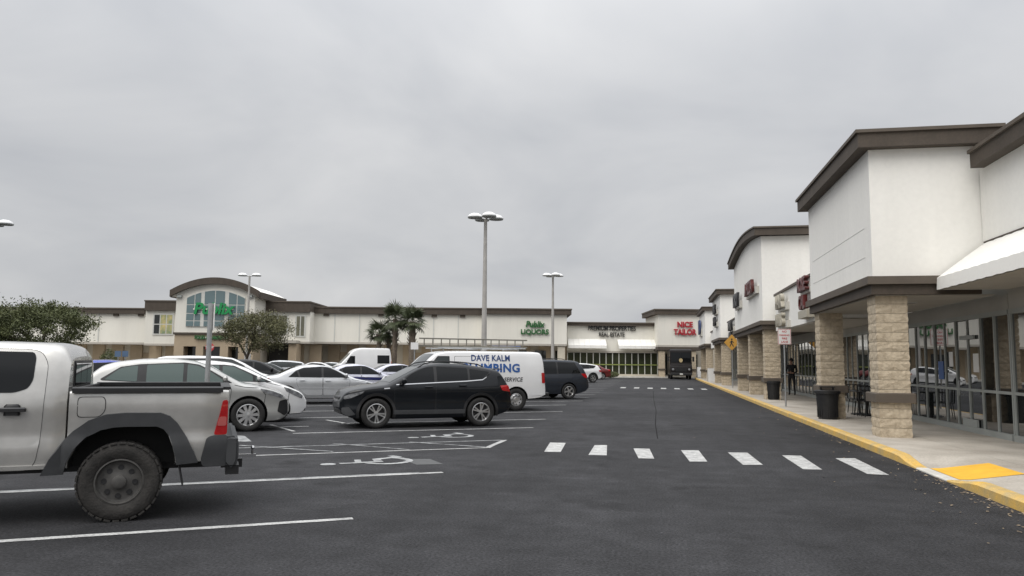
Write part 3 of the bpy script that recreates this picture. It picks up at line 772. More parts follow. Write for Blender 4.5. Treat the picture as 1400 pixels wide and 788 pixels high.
for px in (243, 340):
    MB(o).box(FX(px, DT) - .25, FX(px, DT) + .25, DT - .3, DT - .004, FZ(px, 407, DT), FZ(px, 404, DT)).build('wall_lamp', alum, ent)

tR, oR, bR = far_wall('cream supermarket wing with bronze windows right of the arched entrance', 348, 423, 412, 427, 467, d=86.0, n=3)
framed_window(tR, oR, 366, 392, 431, 456, 86.0, 2, 2, bronze_glass)
framed_window(tR, oR, 404, 416, 432, 460, 86.0, 2, 1, bronze_glass)
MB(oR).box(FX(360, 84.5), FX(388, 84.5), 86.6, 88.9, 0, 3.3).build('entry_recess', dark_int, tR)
MB(oR).box(FX(391, 84), FX(402, 84), 85, 86.8, 0, bR[4] - .24).build('pier', tan_st, tR)
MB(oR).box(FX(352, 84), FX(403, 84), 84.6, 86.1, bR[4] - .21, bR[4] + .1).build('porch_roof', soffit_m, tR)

far_wall('long cream supermarket wall behind the palms with brown parapet', 423, 660, 420.5, 430, 468.5, n=9, joints=7, scup=(445, 520, 593, 632))
tQ, oQ, bQ = far_wall('cream liquor shop block with overhanging brown cornice', 660, 775, 422, 430, 470, d=86.5, n=4, ovs=(.2, .5))
for px, w in ((715, 6), (740, 8), (766, 5)):
    MB(oQ).box(FX(px - w, 86.5), FX(px + w, 86.5), 89.2, 89.24, .1, 3.0).build('shop_window', pane_far, tQ)
MB(oQ).box(FX(763, 86), FX(773, 86), 86.6, 87.3, 0, bQ[4] - .23).build('pier', cream_pan, tQ)

# low shop with two awnings
pane_olive = pmat('olive_shop_glass', (0.045, 0.052, 0.026), 0.06, spec=0.6, col2=(0.02, 0.022, 0.016), var=.5, vscale=.5)
dP = 88.5
tP, oP, bP = far_wall('low cream office front with two white awnings and a band across its glass', 775.6, 899, 441, 446, 480, d=dP, base=False)
x0, x1 = FX(776, dP), FX(899, dP); zt_ = bP[4] - .24
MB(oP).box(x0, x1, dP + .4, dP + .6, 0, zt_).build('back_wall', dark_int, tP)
n = 14; st = (x1 - x0) / n
MB(oP).box(x0, x1, dP - .04, dP + .06, FZ(840, 499.5, dP), FZ(840, 498, dP)).build('yellow_band', tape_m, tP)
MB(oP).box(x0, x1, dP, dP + .3, 0.0, .35).build('plinth', cream_pan, tP)
for k in range(n + 1):
    MB(oP).box(x0 + k * st - .045, x0 + k * st + .045, dP + .07, dP + .2, .35, zt_ - .003).build('mullion', alum_lt, tP)
    if k < n:
        for a, b in ((.38, 1.25), (1.55, zt_ - .05)):
            if 2 <= k <= 3 and a < 1: continue
            MB(oP).box(x0 + k * st + .05, x0 + (k + 1) * st - .05, dP + .12, dP + .14, a, b).build('pane', pane_olive, tP)
for (pa, pb, lab) in ((776, 828, 'white sloped awning near the liquor shop corner'), (844, 898, 'white sloped awning beside the corner shop tower')):
    xa, xb = FX(pa, dP), FX(pb, dP); za, zb2 = FZ(840, 464, dP), FZ(840, 474, dP)
    ao = ((xa + xb) / 2, dP, za); a = fthing('awning', lab, 'awning', ao)
    k = 7; sw = (xb - xa) / k
    for i in range(k):
        MB(ao).prism([(dP - .01, za), (dP - 1.1, zb2 + .1), (dP - 1.12, zb2 - .25), (dP - 1.08, zb2 - .25), (dP - 1.06, zb2 + .06), (dP - .01, za - .06)], 'x', xa + i * sw + .008, xa + (i + 1) * sw - .008).build('awning_panel', awning_m, a)
# corner tower across the end of the aisle
dK = 86.0
tK, oK, bK = far_wall('white corner shop tower with red letters across the aisle end', 900, 959, 423, 430.5, 472, d=dK, base=False, ovs=(.45, 0), back=8)
x0, x1 = FX(900, dK), FX(959, dK)
MB(oK).box(x0 - .06, x1 + .06, dK - .1, dK + 3, bK[4] - .62, bK[4] - .225).build('beam', brown_trim, tK)
MB(oK).box(x0, x1 + 9, dK + 3, dK + 3.2, 0, bK[4] + .5).build('recessed_wall', cream_pan, tK)
for px in (901.5, 944):
    c = FX(px, dK); column(tK, oK, c, dK + .05, 0.0, bK[4] - .63, seed=int(px))
for k in range(6):
    MB(oK).box(x0 + 1 + k * .7, x0 + 1.62 + k * .7, dK + 2.9, dK + 2.98, .3, 2.7).build('pane', pane_far, tK)
# roofs behind and far curb
fc = fthing('curb', 'pale curb in front of the far shops', None, (0, 85, 0)); tag(fc, kind='structure')
MB((0, 85, 0)).box(FX(-60, 85), FX(950, 85), 84.9, 85.1, 0, .14).build('curb_segment', pale_conc, fc)
wk = MB((0, 87, 0)).box(FX(-60, 85), FX(950, 85), 85.1, 92.5, -.02, .132).build('walkway', pale_conc, None, loc=F2W((0, 87, 0)), rz=YAW)
tag(wk, 'pale concrete walkway under the far shop canopy', kind='structure')

def far_sign(label, txts, px, py, d, name='shop_sign'):
    c = far(px, py, d); t = fthing(name, label, 'shop sign', c)
    for (s, h, mat, dz, bold, sx, shear) in txts:
        me = text_mesh(s, h / .70, .06, mat, bold, sx, shear); me.transform(STAND); me.transform(Matrix.Translation((0, -.16, dz)))
        link('lettering', me, t)
        w = max(abs(v.co.x) for v in me.vertices)
        MB().box(-w * .92, w * .92, -.10, -.002, dz - .08, dz + .08).build('raceway', stucco_far, t)
    return t
far_sign('big bright green script letters across the arched entrance glass', [('Publix', 1.18, let_green, 0, .055, 1.02, .18)], 292, 423, DT - .11)
far_sign('small dark green letters on the tan band above the entrance doors', [('FOOD & PHARMACY', .38, let_dgreen, 0, .02, .72, 0)], 290, 462, DT)
far_sign('two-line green letter sign on the liquor shop block', [('Publix', .68, let_dgreen, .42, .03, .88, .18), ('LIQUORS', .55, let_dgreen, -.44, .025, .98, 0)], 731, 449, 86.5)
far_sign('two-line thin black letter sign above the white awnings', [('PREMIUM PROPERTIES', .50, let_black, .3, .008, .80, .12), ('REAL ESTATE', .46, let_black, -.42, .008, .78, 0)], 836, 453, dP)
far_sign('two-line bright red letter sign on the corner tower', [('NICE', .58, let_red, .42, .03, .95, 0), ('TAILOR', .64, let_red, -.44, .03, .80, 0)], 936, 449.5, dK)

# ================================================================ LAMPS, SIGNS, STREET FURNITURE
def dome_head(mb, c, r):
    mb.lathe([(0.001, .30 * r / .55), (r * .45, .27 * r / .55), (r * .8, .17 * r / .55), (r, .03), (r, 0)], c, n=18)
def lamp_post(label, px, pyt, d, heads, base_r=.19, top_r=.10, lean=0.0):
    c = far(px, pyt, d); H = c[2]
    t = fthing('lamp_post', label, 'lamp post', (c[0], d, 0), group='parking lot lamp posts')
    MB().tube((0, 0, 0), (0, 0, H - .28), base_r, top_r, 12).build('pole', conc_pole, t, True)
    MB().lathe([(.34, 0), (.34, .55), (.28, .62), (.001, .62)], n=14).build('footing', pale_conc, t, True)
    for k in range(heads):
        a = 2 * math.pi * k / heads + (0 if heads == 2 else R(20)); u = Vector((math.cos(a), math.sin(a), 0)) * .68
        arm = MB().tube((0, 0, H - .32), u + Vector((0, 0, H - .24)), .05, .045, 8).build('arm', galv, t, True)
        m = MB(); dome_head(m, u + Vector((0, 0, H - .24)), .46); hd = m.build('lamp_head', lamp_white, t, True, 50)
        MB().lathe([(.45, H - .245), (.44, H - .30), (.001, H - .31)], u, n=18).build('lens', alum, hd, True)
    return t
lamp_post('tall concrete lamp post with four white domes behind the lettered van', 664, 293, 46, 4)
lamp_post('concrete lamp post with white domes beside the liquor shop sign', 756, 374, 77, 4)
lamp_post('lamp post with two white domes by the arched entrance roof', 341.5, 373.5, 74, 2, .13, .09)
lamp_post('lamp post with white domes rising above the dense oaks and the pickup', -10, 300, 46, 4)

def sign_post(label, base, H, plate_w, plate_h, rz, name='street_sign', diamond=False, border=True, txt=None, mat=None, post_r=.03, post_m=None):
    t = thing(name, label, 'sign', base, rz)
    MB().tube((0, 0, 0), (0, 0, H), post_r, post_r, 10).build('post', post_m or galv, t, True)
    if diamond:
        h = plate_w / 2; p = [(0, -h), (h, 0), (0, h), (-h, 0)]
        pl = MB().prism([(a, b + H - h * .95) for a, b in p], 'y', -post_r - .012, -post_r - .002).build('plate', mat or sign_yel, t)
        q = .9; hh = h
    else:
        pl = MB().box(-plate_w / 2, plate_w / 2, -post_r - .012, -post_r - .002, H - plate_h, H).build('plate', mat or sign_white, t)
        b = .010
        f = MB()
        if not border: return t
        for (xa, xb, za, zb) in ((-plate_w / 2 + b, plate_w / 2 - b, H - 2 * b, H - b), (-plate_w / 2 + b, plate_w / 2 - b, H - plate_h + b, H - plate_h + 2 * b),
                                 (-plate_w / 2 + b, -plate_w / 2 + 2 * b, H - plate_h + 2 * b, H - 2 * b), (plate_w / 2 - 2 * b, plate_w / 2 - b, H - plate_h + 2 * b, H - 2 * b)):
            f.box(xa, xb, -post_r - .0155, -post_r - .0125, za, zb)
        f.build('border', sign_red, pl)
    for (s, size, z, m) in (txt or []):
        me = text_mesh(s, size, .001, m, .002); me.transform(STAND); me.transform(Matrix.Translation((0, -post_r - .015, z))); link('lettering', me, pl)
    return t
b = at_z(1074.5, 556, .135); top = at_x(1071, 450, b.x)
sH = (at_d(1071, 450, b.dot(FLAT)).z - .135)
sign_post('white no parking sign with red lettering on a leaning steel post', b, sH, .46, .56, YAW + R(-8),
          txt=[('NO', .105, sH - .10, sign_red), ('PARKING', .082, sH - .23, sign_red), ('FIRE', .10, sH - .35, sign_red), ('LANE', .10, sH - .47, sign_red)])
b = at_z(1002, 531, .135); H2 = at_d(1000, 458, b.dot(FLAT)).z - .135
yd = sign_post('yellow diamond pedestrian warning sign by the arched tower', b, H2, 1.0, 1.0, R(-25), diamond=True)
m = MB(); zc_ = H2 - .48; yy = -.03 - .014
def bar(mb, a, c, w): 
    d = (Vector(c) - Vector(a)).normalized(); n = Vector((-d.y, d.x)) * w / 2
    mb.prism([(a[0] + n.x, a[1] + n.y), (c[0] + n.x, c[1] + n.y), (c[0] - n.x, c[1] - n.y), (a[0] - n.x, a[1] - n.y)], 'y', yy - .003, yy)
for a, c, w in (((0, .12), (-.02, -.05), .10), ((-.02, -.05), (.12, -.26), .05), ((-.02, -.05), (-.13, -.25), .05), ((0, .1), (.14, -.02), .04), ((0, .1), (-.13, .0), .04)):
    bar(m, (a[0], a[1] + zc_), (c[0], c[1] + zc_), w)
m.prism([(.055 * math.cos(R(q)), zc_ + .2 + .055 * math.sin(R(q))) for q in range(0, 360, 40)], 'y', yy - .003, yy)
m.build('walking_figure', let_black, [c for c in yd.children if c.name.startswith('plate')][0])
# post with its disabled-parking plate seen edge-on, at the head of the empty stall
pb = at_d(281.5, 560, 13.0); pt = at_d(285, 415, 13.0)
sign_post('thick galvanised sign post with edge-on plate behind the pickup bed', (pb.x, pb.y, 0), pt.z, .30, .46, R(122.7 + 6), post_r=.042, border=False)
# far stop sign and white plates near the entrance
def octo(label, px, py, d, r, basez=0):
    c = far(px, py, d); t = fthing('stop_sign', label, 'sign', (c[0], d, 0))
    MB().tube((0, 0, 0), (0, 0, c[2] + r * .9), .035).build('post', galv, t, True)
    pl = MB().prism([(r * math.cos(R(22.5 + 45 * k)), c[2] + r * math.sin(R(22.5 + 45 * k))) for k in range(8)], 'y', -.055, -.04).build('plate', sign_red, t)
    me = text_mesh('STOP', r * .75, .002, sign_white, .004); me.transform(STAND); me.transform(Matrix.Translation((0, -.06, c[2]))); link('lettering', me, pl)
octo('small red stop sign standing before the supermarket doors', 287, 475, 70, .42)
def small_far_sign(label, px, pyt, pyb, d, w, mat=None):
    c = far(px, pyt, d); t = fthing('parking_sign', label, 'sign', (c[0], d, 0), group='small signs in the lot')
    h = c[2] - far(px, pyb, d)[2]
    MB().tube((0, 0, 0), (0, 0, c[2] - .05), .035).build('post', galv, t, True)
    MB().box(-w / 2, w / 2, -.06, -.045, c[2] - h, c[2]).build('plate', mat or sign_white, t)
small_far_sign('small white sign plate in front of the palm trunk', 578 - 11, 468.5, 478, 50, .5)
small_far_sign('small white sign plate below the thin olive tree', 339, 484, 493, 52, .45)
bluep = pmat('blue_plate', (0.10, 0.16, 0.26), .5)
small_far_sign('small blue parking plate beside the low shrub', 162, 480, 488, 50, .4, bluep)
small_far_sign('small blue parking plate nearer the supermarket wing', 172, 480, 488, 50.4, .4, bluep)

# litter bins
def trash_can(label, px, py):
    b = at_z(px, py, .135)
    t = thing('litter_bin', label, 'litter bin', (b.x, b.y + .28, .139), group='litter bins on the sidewalk')
    m = MB(); m.lathe([(.001, 0), (.245, 0), (.25, .03), (.30, .66), (.30, .70)], n=24)
    m.build('body', black_pl, t, True)
    for k in range(24):
        a = 2 * math.pi * k / 24
        MB().box(-.004, .012, -.012, .012, .05, .64).build('rib', black_pl, t, loc=(.262 * math.cos(a), .262 * math.sin(a), 0), rz=a)
    l = MB(); l.lathe([(.30, .695), (.345, .70), (.345, .775), (.31, .79), (.20, .80), (.19, .77), (.001, .77)], n=24); l.build('lid', black_pl, t, True)
    hd = MB(); hd.tube((-.16, 0, .79), (-.16, 0, .87), .022); hd.tube((.16, 0, .79), (.16, 0, .87), .022); hd.box(-.2, .2, -.10, .10, .866, .895); hd.build('rain_hood', black_pl, t)
    return t
trash_can('black ribbed litter bin in front of the second block column', 1135, 574)
trash_can('black ribbed litter bin before the arched tower column', 1058.5, 547)

# cafe tables and chairs under the first tower
def cafe_chair(loc, rz, label):
    t = thing('cafe_chair', label, 'chair', loc, rz, 'black wire cafe chairs')
    for sx in (-1, 1):
        for sy in (-1, 1):
            MB().tube((.18 * sx, .18 * sy, .44), (.22 * sx, .22 * sy, 0), .012, n=6).build('leg', black_pl, t)
    MB().bbox(-.22, .22, -.22, .22, .43, .455, .01).build('seat', black_pl, t)
    br = MB()
    for k in range(6):
        br.tube((-.2 + .08 * k, .21, .45), (-.2 + .08 * k, .27, .88), .007, n=5)
    br.tube((-.22, .27, .88), (.22, .27, .88), .014, n=6); br.tube((-.22, .21, .45), (-.22, .27, .88), .013, n=6); br.tube((.22, .21, .45), (.22, .27, .88), .013, n=6)
    br.build('backrest', black_pl, t)
def cafe_table(loc, label):
    t = thing('cafe_table', label, 'table', loc, 0, 'black cafe tables')
    MB().lathe([(.001, .70), (.40, .70), (.41, .72), (.40, .74), (.001, .74)], n=24).build('table_top', black_pl, t, True)
    MB().tube((0, 0, .03), (0, 0, .70), .035).build('stem', black_pl, t, True)
    MB().lathe([(.26, 0), (.26, .02), (.05, .05), (.001, .05)], n=20).build('foot', black_pl, t, True)
for (px, py, nm) in ((1262, 570, 'behind the nearest block column'), (1172, 566, 'between the two nearest block columns')):
    q = at_z(px, py, .135)
    q = Vector((min(q.x, 6.2), q.y, .137)) if nm.startswith('behind') else Vector((6.1, 25.0, .137))
    cafe_table(q, 'round black cafe table ' + nm)
    cafe_chair(q + Vector((.1, .68, 0)), R(5), 'black wire cafe chair %s, far side of its table' % nm)
    cafe_chair(q + Vector((-.05, -.66, 0)), R(178), 'black wire cafe chair %s, aisle end of its table' % nm)

# white A-frame boards near the corner
def a_board(label, px, py):
    b = at_z(px, py, .135); t = thing('a_frame_sign', label, 'sign board', (max(b.x, 4.4), b.y, .137), YAW + R(6), 'white A-frame boards')
    for s in (-1, 1):
        m = MB(); m.add([(-.32, .28 * s, 0), (.32, .28 * s, 0), (.27, .02 * s, 1.12), (-.27, .02 * s, 1.12), (-.32, .25 * s, 0), (.32, .25 * s, 0), (.27, -.005 * s, 1.12), (-.27, -.005 * s, 1.12)],
              [(0, 1, 2, 3), (7, 6, 5, 4), (0, 4, 5, 1), (1, 5, 6, 2), (2, 6, 7, 3), (3, 7, 4, 0)]); m.build('board', sign_white, t)
    MB().box(-.28, .28, -.03, .03, 1.10, 1.14).build('hinge_rail', sign_white, t)
a_board('white A-frame board on the sidewalk beside the small tower columns', 972, 522)
a_board('white A-frame board at the sidewalk end near the dark truck', 956.5, 516)
# ================================================================ VEHICLES
def gsm(a, sig):
    if sig <= 0: return a
    n = int(sig * 3) + 1; k = np.exp(-0.5 * (np.arange(-n, n + 1) / sig) ** 2); k /= k.sum()
    return np.convolve(np.pad(a, n, mode='edge'), k, mode='valid')
class Shell:
    """car body surface: side y=W(x,z), top z=zt(x)-crown"""
    def __init__(s, top, bot, plan, sec, half, r=.06, crown=.03, sm=.045):
        top = sorted(top); bot = sorted(bot); plan = sorted(plan); sec = sorted(sec)
        s.xr, s.xf = top[0][0], top[-1][0]; s.half, s.r, s.crown = half, r, crown
        s.gx = np.arange(s.xr, s.xf + .005, .01)
        s.zt_ = gsm(np.interp(s.gx, [p[0] for p in top], [p[1] for p in top]), sm * 100)
        s.zb_ = gsm(np.interp(s.gx, [p[0] for p in bot], [p[1] for p in bot]), 3)
        s.pl_ = gsm(np.interp(s.gx, [p[0] for p in plan], [p[1] for p in plan]), 4)
        s.gz = np.arange(0, 3.2, .01)
        s.se_ = gsm(np.interp(s.gz, [p[0] for p in sec], [p[1] for p in sec]), 2.5)
    def zt(s, x): return float(np.interp(x, s.gx, s.zt_))
    def zb(s, x): return float(np.interp(x, s.gx, s.zb_))
    def W(s, x, z): return s.half * float(np.interp(x, s.gx, s.pl_)) * float(np.interp(z, s.gz, s.se_))
    def ztop(s, x, y): return s.zt(x) - s.crown * (y / s.half) ** 2
    def ring(s, x, ns=13, na=4, nt=6):
        zt, zb = s.zt(x), s.zb(x); r = min(s.r, (zt - zb) * .3)
        we = s.W(x, zt); ze = zt - s.crown * (we / s.half) ** 2
        pts = [(0, zb), (s.W(x, zb) * .5, zb), (max(s.W(x, zb) - .03, .02), zb)]
        for i in range(ns):
            z = zb + .02 + (ze - r - zb - .02) * i / (ns - 1); pts.append((s.W(x, z), z))
        p0 = Vector((s.W(x, ze - r), ze - r)); p1 = Vector((we, ze)); p2 = Vector((max(we - r * 1.3, .02), s.ztop(x, max(we - r * 1.3, .02))))
        for i in range(1, na + 1):
            t = i / na; q = p0 * (1 - t) ** 2 + p1 * 2 * t * (1 - t) + p2 * t * t; pts.append((q.x, q.y))
        for i in range(1, nt + 1):
            y = p2.x * (1 - i / nt); pts.append((y, s.ztop(x, y)))
        return pts
    def mesh(s, mats, n=80, cutters=None, sharp=38, xa=None, xb=None):
        xa = s.xr if xa is None else xa; xb = s.xf if xb is None else xb
        t = np.linspace(0, 1, n); u = t * .55 + .45 * (1 - np.cos(np.pi * t)) / 2
        xs = xa + (xb - xa) * u
        vs, fs = [], []
        half = [s.ring(float(x)) for x in xs]; m = len(half[0]); RN = 2 * m - 2
        for x, h in zip(xs, half):
            for (y, z) in h: vs.append((x, y, z))
            for (y, z) in reversed(h[1:-1]): vs.append((x, -y, z))
        for i in range(n - 1):
            for j in range(RN):
                a, b = i * RN + j, i * RN + (j + 1) % RN; fs.append((a, a + RN, b + RN, b))
        fs.append(tuple(range(RN))); fs.append(tuple(reversed(range((n - 1) * RN, n * RN))))
        me = mesh_from('body', vs, fs, mats, smooth=True)
        bm = bmesh.new(); bm.from_mesh(me); bmesh.ops.recalc_face_normals(bm, faces=bm.faces); bm.to_mesh(me); bm.free()
        if cutters: me = boolean(me, cutters)
        for p in me.polygons:
            p.use_smooth = True
            if p.normal.z < -.6 and p.center.z < s.zb(p.center.x) + .05: p.material_index = 1
        me.set_sharp_from_angle(angle=R(sharp))
        return me
    def side(s, x, z, off, sg=1):
        e = .01; p = Vector((x, s.W(x, z), z))
        n = (Vector((2 * e, s.W(x + e, z) - s.W(x - e, z), 0)).cross(Vector((0, s.W(x, z + e) - s.W(x, z - e), 2 * e)))); n = -n if n.y < 0 else n
        n.normalize(); q = p + n * off; return Vector((q.x, q.y * sg, q.z))
    def topp(s, x, y, off):
        e = .015; p = Vector((x, y, s.ztop(x, y)))
        n = Vector((2 * e, 0, s.ztop(x + e, y) - s.ztop(x - e, y))).cross(Vector((0, 2 * e, s.ztop(x, y + e) - s.ztop(x, y - e)))); n = -n if n.z < 0 else n
        return p + n.normalized() * off

def boolean(me, cutters):
    o = bpy.data.objects.new('tmp', me); COL.objects.link(o)
    cs = []
    for c in cutters:
        co = bpy.data.objects.new('tmpc', c); COL.objects.link(co); cs.append(co)
        md = o.modifiers.new('b', 'BOOLEAN'); md.operation = 'DIFFERENCE'; md.object = co; md.solver = 'EXACT'
        try: md.material_mode = 'TRANSFER'
        except Exception: pass
    bpy.context.view_layer.update()
    out = bpy.data.meshes.new_from_object(o.evaluated_get(bpy.context.evaluated_depsgraph_get()))
    bpy.data.objects.remove(o)
    for c in cs: bpy.data.objects.remove(c)
    return out
def cyl_cutter(x, z, r, y0, y1, n=36, zcut=None):
    m = MB(); m.tube((x, y0, z), (x, y1, z), r, r, n)
    return mesh_from('cut', m.v, m.f, seam_m)
def box_cutter(*b):
    m = MB().box(*b); return mesh_from('cut', m.v, m.f, black_pl)

def rpoly(pts, r=.03, n=3):
    """round the corners of a polygon"""
    out = []; k = len(pts)
    for i in range(k):
        p, a, b = Vector(pts[i]), Vector(pts[i - 1]), Vector(pts[(i + 1) % k])
        d1, d2 = (a - p), (b - p); q = min(r, d1.length * .45, d2.length * .45)
        s, e = p + d1.normalized() * q, p + d2.normalized() * q
        for j in range(n + 1):
            t = j / n; v = s * (1 - t) ** 2 + p * 2 * t * (1 - t) + e * t * t; out.append((v.x, v.y))
    return out
def panel_mesh(name, poly, fn, mat, step=(.12, .08), rim=None, outward=None):
    """polygon in two parameters, cut to a grid and laid on a surface by fn(u, v, off)"""
    bm = bmesh.new(); vs = [bm.verts.new((p[0], p[1], 0)) for p in poly]; bm.faces.new(vs)
    us = [p[0] for p in poly]; vv = [p[1] for p in poly]
    for ax, st, lo, hi in ((0, step[0], min(us), max(us)), (1, step[1], min(vv), max(vv))):
        c = lo + st
        while c < hi - .005:
            pl = [0, 0, 0]; no = [0, 0, 0]; pl[ax] = c; no[ax] = 1
            bmesh.ops.bisect_plane(bm, geom=bm.verts[:] + bm.edges[:] + bm.faces[:], plane_co=pl, plane_no=no); c += st
    if rim:
        be = [e for e in bm.edges if e.is_boundary]
        r = bmesh.ops.extrude_edge_only(bm, edges=be)
        nv = {g for g in r['geom'] if isinstance(g, bmesh.types.BMVert)}
    else: nv = set()
    for v in bm.verts: v.co = fn(v.co.x, v.co.y, -rim if v in nv else 0.0)
    bmesh.ops.recalc_face_normals(bm, faces=bm.faces)
    bm.normal_update()
    if outward is not None:
        sm = sum((f.normal.dot(outward) * f.calc_area() for f in bm.faces), 0.0)
        if sm < 0:
            for f in bm.faces: f.normal_flip()
    me = bpy.data.meshes.new(name); bm.to_mesh(me); bm.free(); me.materials.append(mat)
    me.polygons.foreach_set('use_smooth', [True] * len(me.polygons)); me.set_sharp_from_angle(angle=R(40))
    return me
def side_panel(sh, name, poly, off, mat, parent, sg=1, rim=None, r=.03, step=(.12, .08)):
    me = panel_mesh(name, rpoly(poly, r) if r else poly, lambda u, v, o: sh.side(u, min(v, sh.zt(u) - .045), off + o, sg), mat, step, rim, Vector((0, sg, 0)))
    return link(name, me, parent)
def top_panel(sh, name, poly, off, mat, parent, rim=None, r=.05, step=(.08, .15), out=Vector((0, 0, 1))):
    me = panel_mesh(name, rpoly(poly, r), lambda u, v, o: sh.topp(u, v, off + o), mat, step, rim, out)
    return link(name, me, parent)

WHEEL_CACHE = {}
def wheel_meshes(Rw, w, rim_r, spokes, rim_mat, style):
    key = (Rw, w, rim_r, spokes, rim_mat.name, style)
    if key in WHEEL_CACHE: return WHEEL_CACHE[key]
    t = MB(); h = w / 2
    t.lathe([(rim_r, h * .80), (rim_r + .012, h * .93), (rim_r + (Rw - rim_r) * .5, h * 1.0), (Rw - .03, h * .96), (Rw - .008, h * .80), (Rw, h * .5), (Rw, -h * .5), (Rw - .008, -h * .8), (Rw - .03, -h * .96), (rim_r + .012, -h * .9), (rim_r, -h * .8)], axis='y', n=40)
    if style == 'offroad':
        for k in range(30):
            a = 2 * math.pi * k / 30
            for s in (-1, 1):
                c, sn = math.cos(a + (.05 if s > 0 else 0)), math.sin(a + (.05 if s > 0 else 0)); tt = Vector((-sn, 0, c)); rr = Vector((c, 0, sn))
                base = rr * (Rw - .016); y0, y1 = sorted((s * h * .45, s * h * 1.015))
                P = [base + tt * q + Vector((0, y, 0)) + rr * e for e in (0, .0175) for y in (y0, y1) for q in (-.031, .031)]
                t.add(P, [(0, 1, 3, 2), (4, 6, 7, 5), (0, 4, 5, 1), (2, 3, 7, 6), (0, 2, 6, 4), (1, 5, 7, 3)])
    tyre = mesh_from('wheel', t.v, t.f, tread_m if style == 'offroad' else rubber, smooth=True, sharp=50)
    m = MB()
    m.lathe([(rim_r + .004, h * .86), (rim_r - .012, h * .90), (rim_r - .025, h * .70), (rim_r - .03, h * .35)], axis='y', n=40, mi=0)
    if style == 'offroad':
        m.lathe([(rim_r - .028, h * .55), (rim_r * .80, h * .50), (rim_r * .42, h * .66), (rim_r * .30, h * .72), (rim_r * .28, h * .95), (rim_r * .20, h * 1.0), (.001, h * 1.0)], axis='y', n=40)
        for k in range(8):
            a = 2 * math.pi * (k + .5) / 8; rr = rim_r * .62
            m.lathe([(rim_r * .125, .0), (rim_r * .115, .004), (.001, .003)], (rr * math.cos(a), h * .60, rr * math.sin(a)), 'y', 14, mi=1)
    elif style == 'steel':      # hub cap with holes
        m.lathe([(rim_r - .028, h * .72), (rim_r * .75, h * .85), (rim_r * .4, h * .75), (rim_r * .35, h * 1.0), (.001, h * 1.02)], axis='y', n=32)
        for k in range(8):
            a = 2 * math.pi * k / 8; rr = rim_r * .72
            m.lathe([(rim_r * .11, .0), (rim_r * .10, .004), (.001, .003)], (rr * math.cos(a), h * .86, rr * math.sin(a)), 'y', 10, mi=1)
    else:
        m.lathe([(rim_r - .03, h * .2), (.001, h * .2)], axis='y', n=32, mi=1)
        m.lathe([(rim_r * .24, h * .55), (rim_r * .22, h * .80), (.001, h * .84)], axis='y', n=20)
        for k in range(spokes):
            a = 2 * math.pi * k / spokes
            for da in ((-.17, .17) if style == 'twin' else (0,)):
                c, sn = math.cos(a + da), math.sin(a + da); rr = Vector((c, 0, sn)); tt = Vector((-sn, 0, c))
                w0, w1 = (.013, .017) if style == 'twin' else (.026, .034)
                r0, r1 = rim_r * .15, rim_r - .02
                P = []
                for (rd, ww, yy) in ((r0, w0, h * .78), (r1, w1, h * .74)):
                    for q in (-ww, ww):
                        P += [rr * rd + tt * q + Vector((0, yy, 0)), rr * rd + tt * q * 1.2 + Vector((0, yy - h * .35, 0))]
                m.add(P, [(0, 2, 6, 4), (0, 4, 5, 1), (2, 3, 7, 6), (4, 6, 7, 5)])
    bm = bmesh.new(); rim = mesh_from('rim', m.v, m.f, [rim_mat, black_pl], m.m, True, 40)
    WHEEL_CACHE[key] = (tyre, rim); return tyre, rim
def add_wheel(parent, x, y, Rw, w, rim_r, spokes, rim_mat, style, sg):
    tyre, rim = wheel_meshes(Rw, w, rim_r, spokes, rim_mat, style)
    o = link('wheel', tyre, parent, (x, y * sg, Rw)); o.rotation_euler = (0, R(random.uniform(0, 70)), 0 if sg > 0 else math.pi)
    link('rim', rim, o)
    return o

def mirror_mesh(mat):
    m = MB(); s = [(-.10, .05), (-.085, .08), (.02, .10), (.09, .085), (.10, .03), (.085, -.05), (-.08, -.06), (-.10, -.02)]
    m.prism(s, 'x', -.05, .05)
    me = mesh_from('mirror', m.v, m.f, mat); 
    bm = bmesh.new(); bm.from_mesh(me); bmesh.ops.bevel(bm, geom=bm.edges[:], offset=.02, segments=2, affect='EDGES'); bm.to_mesh(me); bm.free()
    me.polygons.foreach_set('use_smooth', [True] * len(me.polygons)); return me

